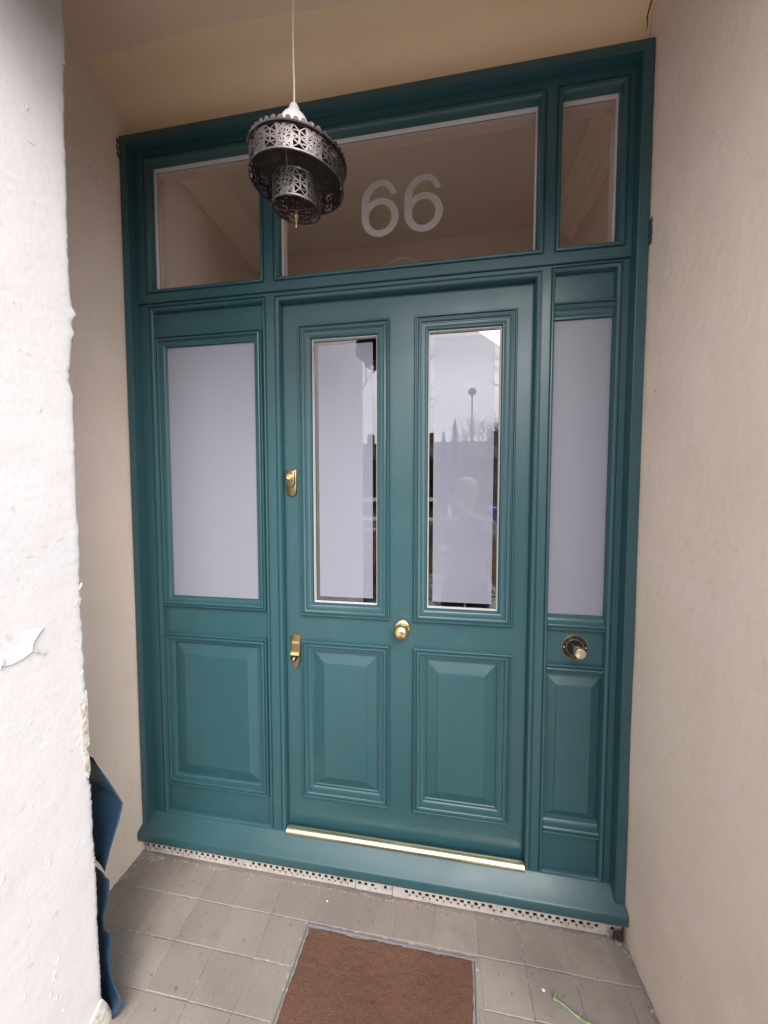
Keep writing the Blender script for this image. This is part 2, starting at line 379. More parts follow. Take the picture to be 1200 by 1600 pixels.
# bare plaster showing on the edge, low down
def wpt(u, v, lift=0.0):
    p = on(u, v, 0, EX)
    for _ in range(4): p = on(u, v, 0, wx(p.y, p.z) + undulate((0, p.y, p.z), 4, .0018) + lift)
    return p
def patch(outline, name, m, lift, thick, curl=0, parent=ww):
    """irregular thin layer on the white wall traced at the wall's own distance"""
    b = MB(); c = Vector((0, 0, 0)); P = [wpt(u, v, lift) for u, v in outline]
    for p in P: c += p
    c /= len(P); n = len(P)
    vs = [tuple(p) for p in P]; mid = [tuple(c.lerp(p, .55) + Vector((curl*.35 + thick*.4, 0, 0))) for p in P]
    back = [(p[0]-thick-lift-.004, p[1], p[2]) for p in vs]
    fs = [(i, (i+1) % n, n+(i+1) % n, n+i) for i in range(n)] + [tuple(range(n, 2*n))] + [(i, 2*n+i, 2*n+(i+1) % n, (i+1) % n) for i in range(n)]
    b.add(vs + mid + back, fs); return b.build(name, m, parent, smooth=40)
patch([(130,1078),(136,1078),(137.6,1110),(139,1140),(140.4,1162),(136.4,1172),(136,1188),(141.5,1198),(141,1206),(139,1216),(134,1204),(133,1190),(129,1176),(128,1150),(128.5,1120),(124,1103),(131,1092)], 'bare_plaster', M['plaster'], .0015, .003)
patch([(160.5,1561),(168,1568),(172,1576),(178,1589),(185,1601),(188,1625),(138,1625),(143,1596),(150,1583),(156,1569)], 'bare_plaster', M['plaster'], .004, .01)
def flake(tip_pts, root_pts, h, name='paint_flake'):
    """lifted curl of paint: root on the wall, tip standing off it"""
    b = MB(); n = len(tip_pts); vs = []
    rows = 6
    for r in range(rows+1):
        f = r/rows
        for a, c in zip(root_pts, tip_pts):
            u = a[0]+(c[0]-a[0])*f; v = a[1]+(c[1]-a[1])*f
            p = wpt(u, v, .001 + h*f*f); vs.append(tuple(p))
    fs = [(r*n+i, r*n+i+1, (r+1)*n+i+1, (r+1)*n+i) for r in range(rows) for i in range(n-1)]
    nb = len(vs); vs2 = [(x-.0012, y, z) for x, y, z in vs]
    b.add(vs, fs); b.add(vs2, [tuple(reversed(f)) for f in fs])
    bo = [rows*n+i for i in range(n)]; b.f += [(bo[i], bo[i+1], nb+bo[i+1], nb+bo[i]) for i in range(n-1)]; b.mi += [0]*(n-1)
    return b.build(name, M['white'], ww, smooth=50, recalc=False)
flake([(68,980),(60,992),(52,1006),(51,1018),(38,1028),(22,1037),(4,1042)], [(38,985),(32,992),(26,998),(20,1004),(12,1010),(4,1016),(-8,1022)], .0032)
flake([(70,1024),(60,1020),(52,1018)], [(72,1018),(62,1012),(54,1006)], .004)
flake([(0,1046),(3,1040),(6,1034)], [(-8,1036),(-5,1030),(-2,1024)], .006)
for (u, v, s) in [(47,1129,1),(50,1112,.6),(76,1350,1),(86,1519,1.3),(90,1500,1),(84,1530,.8),(38,1558,1),(88,1560,.9),(99,1578,.8),(50,1260,.5),(4,1376,.7),(30,545,.6),(62,640,.5),(20,470,.5),(75,30,.8),(42,168,.6),(98,860,.6),(120,940,.6),(126,915,.7),(125,1010,.6),(128,1050,.7),(126,1078,.9),(124,1160,.7)]:
    k = s*rnd.uniform(.5, .9); j = lambda: rnd.uniform(-2, 2)*k
    flake([(u-3*k+j(), v+8*k+j()), (u+1*k+j(), v+3*k+j()), (u+2*k, v+j()), (u+3.5*k+j(), v-7*k+j())], [(u-4*k, v+8*k), (u-2.5*k+j(), v+2*k), (u-2*k, v-2*k), (u+2*k, v-9*k)], .0018*k)

crk = mat('hairline_crack', (.30, .28, .27), .9)
for pts_ in ([(28, 996), (40, 1000), (52, 1003)], [(88, 845), (96, 842), (101, 838)], [(40, 870), (46, 871), (53, 869)], [(122, 1077), (128, 1075), (133, 1070)], [(122, 1103), (127, 1097), (131, 1089)], [(40, 218), (48, 224), (56, 228)], [(90, 300), (92, 306), (94, 311)], [(73, 32), (75, 38), (77, 45)], [(80, 1560), (82, 1552), (81, 1544)], [(36, 160), (39, 166), (42, 171)], [(124, 905), (123, 912), (125, 922)]):
    b = MB(); b.tube([wpt(u, v, .0002) for u, v in pts_], [.0003, .0006, .0003], 4); b.build('hairline_crack', crk, ww)
# ------------------------------------------------------------------ ground, floor
b = MB(); b.box(-60, 60, -70, 40, -1.2, -.36)
gm = mat('garden_soil_and_lawn', (.06, .075, .03), .95, var=[(.8, (.09, .07, .045), .45, .6), (20, (.035, .05, .02), .5, .65)], bump=[(12, .8, .05)])
tag(b.build('ground', gm), kind='structure')
b = MB(); b.box(-3.2, 3.2, -2.8, -1.0, -.36, -.30); b.box(-.5, 1.1, -5.9, -2.8, -.36, -.30)  # paving widened and made pale as an added light bounce for the door
tag(b.build('garden_path', mat('path_concrete', (.40, .38, .36), .9, var=[(4, (.30, .28, .27), .45, .65)], bump=[(60, .4, .004)])), kind='structure')
b = MB(); b.box(-60, 60, -19, -10, -.36, -.345)
tag(b.build('road', mat('asphalt', (.05, .05, .052), .85, bump=[(90, .5, .01)])), kind='structure')
b = MB(); b.box(-60, 60, -10, -8.6, -.36, -.24)
tag(b.build('pavement', mat('pavement_slabs', (.22, .21, .20), .9, bump=[(30, .4, .01)])), kind='structure')
TW, TD = .1415, .119
b = MB(); fl = MB()
fl.box(XL-.15, XR+.1, -1.0, .30, FZ-.21, FZ-.0013)
MATQ = [(-.295, -.162), (.261, -.166), (.219, -.90), (-.337, -.90)]
def mat_left(y): return -.295 + (y+.162)*.0565
def mat_right(y): return .261 + (y+.166)*.0565
ys = [-.038 - TD*k for k in range(9)]; ys[0] = 0.04
for r in range(8):
    y1, y0 = ys[r], ys[r+1]
    for k in range(-3, 12):
        x0 = -.716 + TW*k; x1 = x0 + TW
        x0 = max(x0, XL-.02); x1 = min(x1, XR+.02)
        if x1 - x0 < .02: continue
        segs = [(x0, x1)]
        if y1 < -.14:
            ml, mr = mat_left((y0+y1)/2)-.008, mat_right((y0+y1)/2)+.008
            segs = []
            if x0 < ml: segs.append((x0, min(x1, ml)))
            if x1 > mr: segs.append((max(x0, mr), x1))
        for (a, c) in segs:
            if c - a < .012: continue
            g = .0008 + rnd.random()*.0006; t = [rnd.uniform(-.0007, .0007) for _ in range(4)]; j = rnd.uniform(-.0006, .0006)
            A = [(a+g, y0+g), (c-g, y0+g), (c-g, y1-g), (a+g, y1-g)]; bv = .0016
            vs = [(x, y+j, FZ-.012) for x, y in A] + [(x, y+j, FZ-.0012+t[i]) for i, (x, y) in enumerate(A)]
            I = [(a+g+bv, y0+g+bv), (c-g-bv, y0+g+bv), (c-g-bv, y1-g-bv), (a+g+bv, y1-g-bv)]
            vs += [(x, y+j, FZ+t[i]) for i, (x, y) in enumerate(I)]
            b.add(vs, [(0,1,5,4),(1,2,6,5),(2,3,7,6),(3,0,4,7),(4,5,9,8),(5,6,10,9),(6,7,11,10),(7,4,8,11),(8,9,10,11)])
tag(b.build('porch_floor', M['tile'], smooth=20), kind='structure')
tag(fl.build('floor_bed', M['grout']), kind='structure')
# mortar and dirt along the wall feet
b = MB()
def crumbs(p0, p1, n, r0, r1, spread):
    for i in range(n):
        f = rnd.random(); x = p0[0]+(p1[0]-p0[0])*f + rnd.gauss(0, spread); y = p0[1]+(p1[1]-p0[1])*f + rnd.gauss(0, spread)
        r = rnd.uniform(r0, r1); b.ball((x, y, FZ+r*.2), (r*rnd.uniform(.7, 1.6), r*rnd.uniform(.7, 1.5), r*rnd.uniform(.35, .7)), 7, 5, jit=.25)
crumbs((XL+.004, -.03), (XL+.008, -.40), 110, .003, .009, .004)
crumbs((XR-.006, -.03), (XR-.004, -.40), 80, .002, .006, .003)
crumbs((XR-.04, -.035), (XR-.005, -.06), 60, .003, .007, .008)
crumbs((XL+.02, -.05), (XL+.10, -.05), 60, .003, .008, .008)
crumbs((XL+.05, -.048), (XR-.02, -.048), 420, .001, .0032, .003)
tag(b.build('mortar_crumbs', M['mortar']), 'crumbled pale mortar along the foot of the walls and the sill', 'rubble', kind='stuff')

# ------------------------------------------------------------------ door surround
ds = empty('door_surround', (0, 0, 0), 'dark teal painted wooden door frame with transom windows, side panels and sill', 'door frame')
T = M['teal']
b = MB(); b.plate(-1.0585, XR-.002, -.035, 2.662, -.04, .10, [(-1.030, .722, -.1, 2.632)]); b.build('outer_frame', T, ds, bevel=.003, seg=3)
GZT, GZB = 2.602, 2.098
colx = [(-.988, -.501), (-.465, .464), (.495, .704)]
b = MB(); b.plate(-1.030, .722, 2.064, 2.632, -.008, .09, [(a, c, GZB, GZT) for a, c in colx]); b.build('transom_frame', T, ds, bevel=.0015)
b = MB(); b.plate(-1.030, .722, -.03, 2.0635, 0.0, .09, [(colx[0][0], colx[0][1], -.010, 2.052), (-.467, .463, -.1, 2.050), (.490, .702, -.010, 2.056)]); b.build('lower_frame', T, ds, bevel=.0015)
def bead(x0, x1, z0, z1, yf, w=.019, deep=.026):
    k = w/.019
    return [(0, yf+.0005), (.0008*k, yf+.004), (.003*k, yf+.0045), (.0038*k, yf+.001), (.0055*k, yf-.0012), (.009*k, yf-.002), (.0125*k, yf-.0008), (.0155*k, yf+.0025), (.0175*k, yf+.007), (.019*k, yf+.012), (.019*k, yf+deep)]
# three transom lights
cfg = [('left', colx[0]), ('mid', colx[1]), ('right', colx[2])]
tws = []
for nm, (x0, x1) in cfg:
    b = MB(); b.loops(x0, x1, GZB, GZT, bead(x0, x1, GZB, GZT, -.008, .020, .030)); tw = b.build('transom_window', T, ds)
    b = MB(); b.loops(x0+.020, x1-.020, GZB+.020, GZT-.020, [(0, .0225), (.0003, .030), (.0015, .032), (.002, .0325), (.0025, .0372)]); b.build('glazing_bead', M['bead'], tw)
    b = MB(); b.box(x0+.015, x1-.015, .038, .0395, GZB+.015, GZT-.015); b.build('pane', M['glass'], tw)
    b = MB(); b.loops(x0-.002, x1+.002, GZB-.002, GZT+.002, [(.0240, .0398), (.0235, .046), (.014, .0912), (.0, .0925)]); b.build('inner_lining', M['hallwall'], tw)
    tws.append(tw)
def digit6(ox, oz, w, h, st):
    path = []; wd = []
    rx = w/2 - st/2; cx = ox + w/2; rb = h*.345 - st*.45; cb = oz + h*.345
    rt = h*.40 - st*.4; ct = oz + h - rt - st*.4; cxt = ox + w*.545; rxt = w*.545 - st/2
    for k in range(0, 25):
        a = R(22 + (180-22)*k/24); path.append((cxt + rxt*math.cos(a)*(1 if math.cos(a) < 0 else .80), ct + rt*math.sin(a))); wd.append(.72 + .28*k/24)
    path.append((cx - rx, cb + (ct-cb)*.5)); wd.append(1)
    for k in range(0, 45):
        a = R(180 + 360*k/44); path.append((cx + rx*math.cos(a), cb + rb*math.sin(a))); wd.append(1 - .12*abs(math.sin(a)))
    vs = []; n = len(path)
    for i, p in enumerate(path):
        q0 = path[max(0, i-1)]; q1 = path[min(n-1, i+1)]; t = Vector((q1[0]-q0[0], q1[1]-q0[1])).normalized(); nn = Vector((-t.y, t.x))
        q = st/2*wd[i]
        vs.append((p[0]+nn.x*q, p[1]+nn.y*q)); vs.append((p[0]-nn.x*q, p[1]-nn.y*q))
    return vs, [(2*i, 2*i+1, 2*i+3, 2*i+2) for i in range(n-1)]
b = MB()
for ox in (-.146, .008):
    vs, fs = digit6(ox, 2.243, .134, .193, .026)
    b.add([(x, .0374 + (2e-6*i), z) for i, (x, z) in enumerate(vs)], fs)
nn = b.build('house_number', M['numeral'], tws[1], smooth=0)
# side panels
PR = [(0,0),(0,.012),(.0012,.0148),(.0035,.0165),(.006,.016),(.0078,.0135),(.0082,.0095),(.0118,.009),(.0122,.0125),(.0142,.0158),(.0178,.0172),(.0212,.016),(.0236,.013),(.024,.009),(.0275,.0085),(.028,.0062),(.0315,.006),(.0365,.0045),(.041,.0005),(.0445,-.004),(.0475,-.0075),(.050,-.008)]
def mould(b, x0, x1, z0, z1, yf, w=.050):
    k = w/.050; b.loops(x0, x1, z0, z1, [(d*k, yf-p) for d, p in PR] + [(w, yf+.018)])
def raised(b, x0, x1, z0, z1, yf, bw=.042):
    """field of a raised panel: opening rect, bevel width"""
    b.loops(x0-.004, x1+.004, z0-.004, z1+.004, [(0, yf+.012), (.0035, yf+.0075), (.006, yf+.006), (bw, yf-.0055), (bw+.0008, yf-.0085), (bw+.002, yf-.009)], cap=True)
YS = .020
lp = MB(); lp.plate(-.972, -.515, -.006, 2.046, YS, YS+.025, [(-.940, -.560, .91, 1.905), (-.930, -.570, .165, .72)])
sp1 = lp.build('side_panel', T, ds)
b = MB(); b.loops(colx[0][0], colx[0][1], -.010, 2.052, bead(0, 0, 0, 0, 0.0, .0175, .024)); b.build('bead', T, sp1)
b = MB(); mould(b, -.974, -.5225, .872, 1.943, YS, .0405); b.build('moulding', T, sp1)
b = MB(); mould(b, -.974, -.5225, .120, .760, YS, .0465); b.build('moulding', T, sp1)
b = MB(); raised(b, -.926, -.569, .167, .714, YS, .045); b.build('raised_panel', T, sp1, smooth=8)
b = MB(); b.box(-.945, -.550, .0285, .0335, .90, 1.915); b.build('frosted_pane', M['frostpane'], sp1)
b = MB(); b.loops(-.9335, -.563, .9125, 1.9025, [(0, .0265), (.0025, .0268), (.003, .0285)]); b.build('sealant', M['frostpane'], sp1)
rp = MB(); rp.plate(.505, .690, -.006, 2.050, YS, YS+.025, [(.505, .690, .913, 1.900), (.512, .684, .20, .70)])
sp2 = rp.build('side_panel', T, ds)
b = MB(); b.loops(.490, .702, -.010, 2.056, bead(0, 0, 0, 0, 0.0, .0165, .024)); b.build('bead', T, sp2)
def hm(z_out, z_in):
    s = 1 if z_in > z_out else -1; w = abs(z_in-z_out); k = w/.050
    b = MB(); b.strip(.5055, .6865, [(z_out, YS+.003)] + [(z_out+s*d*k, YS-p) for d, p in PR] + [(z_in, YS+.012), (z_out+s*w*.5, YS+.014)]); b.build('moulding', T, sp2)
hm(1.950, 1.898); hm(.864, .913); hm(.745, .700); hm(.138, .192)
b = MB(); raised(b, .508, .684, .190, .702, YS, .036); b.build('raised_panel', T, sp2, smooth=8)
b = MB(); b.box(.500, .694, .0285, .0335, .905, 1.908); b.build('frosted_pane', M['frostpane'], sp2)
# bead round the door
b = MB(); b.loops(-.467, .463, -.06, 2.050, bead(0, 0, 0, 0, 0.0, .0185, .028)); b.build('door_bead', T, ds)
b = MB(); b.plate(-.60, .60, -.005, 2.12, .080, .10, [(-.44, .44, -.1, 2.02)]); b.build('door_stop', M['recess_shade'], ds)  # coloured near-black so the gap round the leaf looks shaded
# sill
b = MB(); pr = [(.000, .09), (.000, -.002), (-.004, -.006), (-.007, -.0075), (-.040, -.060), (-.042, -.0625), (-.0455, -.0645), (-.050, -.065), (-.074, -.065), (-.078, -.0625), (-.079, -.058), (-.079, .09)]
b.strip(-1.0575, XR-.003, pr); b.build('sill', T, ds, smooth=50)
b = MB(); pr = [(.0, .004), (.0, -.013), (.003, -.016), (.009, -.018), (.015, -.0165), (.020, -.012), (.023, -.006), (.024, .002), (.024, .004)]
b.strip(-.442, .4425, pr); b.build('threshold_bar', M['brass_pale'], ds, smooth=50)
b = MB(); b.box(-.447, .4435, .005, .028, -.004, .0005); b.build('gap_shade', M['recess_shade'], ds)  # solid dark strip painted as the shade under the door leaf

# teal paint lapped onto the plaster, and specks on the walls
for (ax, val, pts_) in ((0, XR, [(1013, 352), (1013.5, 362), (1014, 370), (1013, 380)]), (0, XL, [(188, 226), (187.5, 236), (188, 246)])):
    b = MB()
    for u, v in pts_:
        p = on(u, v, ax, val); b.ball((p.x, -.044, p.z), (.003, .007, .012), 8, 6, jit=.2)
    b.build('paint_overlap', T, ds)
spk = mat('dark_speck', (.09, .07, .06), .9)
for (wall, ax, val, lst) in ((lw, 0, XL, [(138, 261, .0022), (149, 266, .0012), (151, 278, .0016), (155, 382, .001), (163, 417, .0012), (190, 478, .0015), (166, 722, .0012), (205, 925, .001)]), (rw, 0, XR, [(1025, 612, .0016), (1029, 628, .001), (1034, 640, .0008), (1063, 1527, .0012), (1115, 205, .001), (1072, 1345, .001), (1150, 860, .001), (1098, 1010, .0009)])):
    for u, v, r in lst:
        p = on(u, v, ax, val); b = MB(); b.ball((val + undulate((val, p.y, p.z), 3.0, .004) + undulate((val+5, p.y, p.z), 9.0, .0014), p.y, p.z), (.0006, r*rnd.uniform(.7, 1.2), r*rnd.uniform(.8, 1.6)), 7, 5, jit=.2); b.build('speck', spk, wall)

# perforated white strips below the sill
b = MB(); b.box(XL-.02, XR+.02, -.026, .05, FZ-.02, -.07); tag(b.build('sill_plinth', M['recess_shade']), 'solid backing in painted shade behind the perforated strips under the sill', 'plinth')  # block coloured near-black to stand in for shade behind the holes
def perf(x0, x1, zt, zb, ph, label, holes=True, full=True):
    hs = []; p = .0245; x = x0 + ph
    i = 0
    while x < x1 - .008:
        if rnd.random() < (.97 if full else .6): hs.append((x, x+.0125*rnd.uniform(.85, 1.08), zt-.0215+rnd.uniform(-.001, .001), zt-.009))
        if rnd.random() < (.85 if full else .3): hs.append((x+.0135, x+.0135+.0095*rnd.uniform(.6, 1.05), zt-.0320+rnd.uniform(0, .002), zt-.0232))
        x += p; i += 1
    hs = [h for h in hs if h[1] < x1-.004]
    b = MB(); b.plate(x0, x1, zb, zt, -.0405, -.0375, hs)
    o = b.build('perforated_strip', M['stripwhite'], smooth=0); tag(o, label, 'edging strip', 'perforated strips under the sill'); return o
perf(XL+.015, -.160, -.098, -.138, .006, 'longest perforated white strip under the left half of the sill')
perf(-.158, -.022, -.100, -.140, .008, 'short broken piece of white strip between the two longer perforated strips', full=False)
perf(-.020, XR-.01, -.101, -.143, .045, 'perforated white strip under the right half of the sill beside the right wall')

# ------------------------------------------------------------------ front door
fd = empty('front_door', (0, .03, 0), 'teal painted front door with two tall glazed panels and brass fittings', 'door')
def P(o):   # geometry is written in world coordinates: cancel the parent's offset
    o.matrix_parent_inverse = Matrix.Translation((0, -.03, 0)); return o
YD = .030
upx = [(-.385, -.041), (.047, .393)]
b = MB(); b.plate(-.449, .449, .002, 2.036, YD, YD+.044, [(a+.045, c-.045, .905, 1.905) for a, c in upx] + [(a+.045, c-.045, .18, .715) for a, c in upx])
leaf = P(b.build('door_leaf', T, fd, bevel=.001))
for (a, c), lab in zip(upx, ('left', 'right')):
    b = MB(); mould(b, a, c, .860, 1.949, YD); P(b.build('moulding', T, fd))
    b = MB(); mould(b, a, c, .135, .762, YD); P(b.build('moulding', T, fd))
    b = MB(); raised(b, a+.050, c-.050, .184, .713, YD); P(b.build('raised_panel', T, fd, smooth=8))
    b = MB(); b.box(a+.048, c-.048, .0480, .0495, .905, 1.903); g = P(b.build('glass_pane', M['doorglass'], fd))
    def PP(o): o.matrix_parent_inverse = Matrix.Identity(4); return o
    b = MB(); b.loops(a+.0495, c-.0495, .9095, 1.8995, [(0, .036), (.0015, .0365), (.0022, .0465), (.0032, .0478)]); s = P(b.build('glazing_spacer', M['bead'], fd))
    b = MB(); b.box(a+.068, c-.068, .0472, .0479, .930, 1.881); P(b.build('frosted_film', M['frost'], fd))
    b = MB(); b.loops(a+.047, c-.047, .907, 1.902, [(0, .050), (.0, .060), (.004, .064)]); P(b.build('dark_gasket', M['dark'], fd))
# door knob
b = MB(); kn = [(.001, .0), (.028, .0), (.0295, .002), (.0285, .005), (.024, .007), (.0135, .009), (.0115, .014), (.0115, .022), (.014, .027), (.0205, .031), (.026, .038), (.0275, .046), (.0265, .054), (.022, .061), (.014, .0655), (.0001, .067)]
b.lathe(kn, (.006, YD, .832), '-Y', 40); P(b.build('door_knob', M['brass'], fd, smooth=50))
# upper night latch
b = MB(); cx, cz = -.418, 1.368
def pill(b, cx, z0, z1, w, y0, y1, rt, rb, bev=.002):
    pts = []
    for k in range(0, 9):
        a = R(k*180/8); pts.append((cx + w*math.cos(a) if rt else cx + w*(1 if k < 4.5 else -1), z1 - (w*rt) + (w*rt)*math.sin(a)))
    for k in range(0, 9):
        a = R(180 + k*180/8); pts.append((cx + w*math.cos(a) if rb else cx + w*(-1 if k < 4.5 else 1), z0 + (w*rb) + (w*rb)*math.sin(a)))
    q = []
    for p in pts:
        if not q or (abs(p[0]-q[-1][0]) + abs(p[1]-q[-1][1])) > 1e-5: q.append(p)
    n = len(q); c = (sum(p[0] for p in q)/n, sum(p[1] for p in q)/n)
    vs = [(x, y1, z) for x, z in q] + [(x, y0+bev, z) for x, z in q] + [(c[0]+(x-c[0])*(1-bev/w), y0, c[1]+(z-c[1])*(1-bev/w*.6)) for x, z in q]
    fs = [(i, (i+1) % n, n+(i+1) % n, n+i) for i in range(n)] + [(n+i, n+(i+1) % n, 2*n+(i+1) % n, 2*n+i) for i in range(n)] + [tuple(range(2*n, 3*n)), tuple(range(n-1, -1, -1))]
    b.add(vs, fs)
pill(b, cx, 1.318, 1.418, .0185, .019, .0301, .12, .9)
pill(b, cx, 1.352, 1.414, .0165, .006, .020, .12, .75, .0025)
lt = P(b.build('night_latch', M['brass_old'], fd, smooth=40))
b = MB(); b.lathe([(.0115, 0), (.0118, .003), (.0105, .0045), (.0088, .0045), (.0086, .0015), (.006, .001), (.0058, .0035), (.0001, .004)], (cx, .0062, 1.391), '-Y', 24); P(b.build('lock_cylinder', M['brass'], fd))
# lower lock with escutcheon and thumb piece
b = MB(); cx = -.411
q = [(cx-.0205, .776), (cx-.0185, .782), (cx+.0185, .782), (cx+.0205, .776), (cx+.0205, .700), (cx+.0175, .680), (cx+.011, .655), (cx+.005, .644), (cx, .641), (cx-.005, .644), (cx-.011, .655), (cx-.0175, .680), (cx-.0205, .700)]
n = len(q); vs = [(x, YD+.0005, z) for x, z in q] + [(x, YD-.0045, z) for x, z in q] + [(cx+(x-cx)*.9, YD-.0065, .715+(z-.715)*.97) for x, z in q]
b.add(vs, [(i, (i+1) % n, n+(i+1) % n, n+i) for i in range(n)] + [(n+i, n+(i+1) % n, 2*n+(i+1) % n, 2*n+i) for i in range(n)] + [tuple(range(2*n, 3*n))])
P(b.build('lock_plate', M['brass_old'], fd, smooth=40))
b = MB(); b.strip(cx-.0175, cx+.0175, [(.712, YD-.006), (.712, YD-.012), (.703, YD-.017), (.697, YD-.012), (.690, YD-.006)]); P(b.build('lock_hood', M['brass'], fd, smooth=30))
b = MB(); b.strip(cx-.014, cx+.014, [(.755, YD-.006), (.754, YD-.0082), (.7465, YD-.0082), (.7455, YD-.006)]); P(b.build('lock_badge', M['brass'], fd))
b = MB(); b.lathe([(.0105, 0), (.0105, .012), (.0085, .0135), (.0068, .012), (.006, .009)], (cx-.004, YD-.006, .688), '-Y', 24); P(b.build('keyhole_ring', M['black'], fd))
b = MB(); b.lathe([(.0056, 0), (.0056, .013), (.003, .0145), (.0001, .0145)], (cx-.004, YD-.006, .688), '-Y', 20); P(b.build('lock_cylinder', M['brass'], fd))

# ------------------------------------------------------------------ bell pull
bx, bz = .597, .804
bp = empty('bell_pull', (bx, YS, bz), 'round black and brass bell pull reading RING BELL and PULL on the right side panel', 'doorbell')
def PB(o): o.matrix_parent_inverse = Matrix.Translation((-bx, -YS, -bz)); return o
b = MB(); b.lathe([(.0425, 0), (.0425, .004), (.0419, .0052), (.0411, .0052), (.0409, .004)], (bx, YS, bz), '-Y', 56, caps=False); PB(b.build('rim', M['brass'], bp))
b = MB(); b.lathe([(.0412, .001), (.0412, .0046), (.0285, .0046), (.0275, .0056), (.0262, .0056), (.0255, .0046), (.024, .0035), (.012, .003), (.010, .006), (.0001, .006)], (bx, YS, bz), '-Y', 56); PB(b.build('plate', M['black'], bp))
b = MB()
for k in range(56):
    pass
b.lathe([(.0280, .0043), (.0279, .0060), (.0272, .0060), (.0271, .0043)], (bx, YS, bz), '-Y', 56, caps=False); PB(b.build('inner_ring', M['brass'], bp))
b = MB(); b.lathe([(.0075, .004), (.0075, .022), (.0145, .026), (.017, .030), (.0178, .036), (.0178, .052), (.0165, .0555), (.012, .057), (.0001, .0575)], (bx, YS, bz), '-Y', 36); PB(b.build('pull_knob', M['brass_pale'], bp, smooth=40))
for sx in (-1, 1):
    b = MB(); b.ball((bx+sx*.0342, YS-.0050, bz), (.0026, .0016, .0026), 10, 6); PB(b.build('screw', M['bead'], bp))
def glyph(ch, size):
    cu = bpy.data.curves.new('glyph', 'FONT'); cu.body = ch; cu.size = size; cu.align_x = 'CENTER'; cu.extrude = .0002
    ob = bpy.data.objects.new('glyph', cu); COL.objects.link(ob)
    me = bpy.data.meshes.new_from_object(ob.evaluated_get(bpy.context.evaluated_depsgraph_get()))
    vs = [v.co.copy() for v in me.vertices]; fs = [tuple(p.vertices) for p in me.polygons]
    bpy.data.objects.remove(ob); bpy.data.curves.remove(cu); bpy.data.meshes.remove(me); return vs, fs
b = MB()
def arc_text(txt, a0, step, rad, size, flip):
    for i, ch in enumerate(txt):
        if ch == ' ': continue
        vs, fs = glyph(ch, size); a = R(a0 - step*i) if not flip else R(a0 + step*i)
        ca, sa = math.cos(a), math.sin(a)
        out = []
        for v in vs:
            x, y = v.x*.8, v.y
            if not flip: rr = rad + y; tx, tz = sa, -ca; px = rr*ca + x*tx; pz = rr*sa + x*tz
            else: rr = rad - y; tx, tz = -sa, ca; px = rr*ca + x*tx; pz = rr*sa + x*tz
            out.append((bx+px, YS-.0048-v.z-.0003, bz+pz))
        b.add(out, fs)
arc_text('RING BELL', 148, 14.5, .0306, .0082, False)
PB(b.build('lettering', M['brass_old'], bp, smooth=0)); b = MB()
arc_text('PULL', 246, 16, .0372, .0082, True)
PB(b.build('lettering', M['brass'], bp, smooth=0))

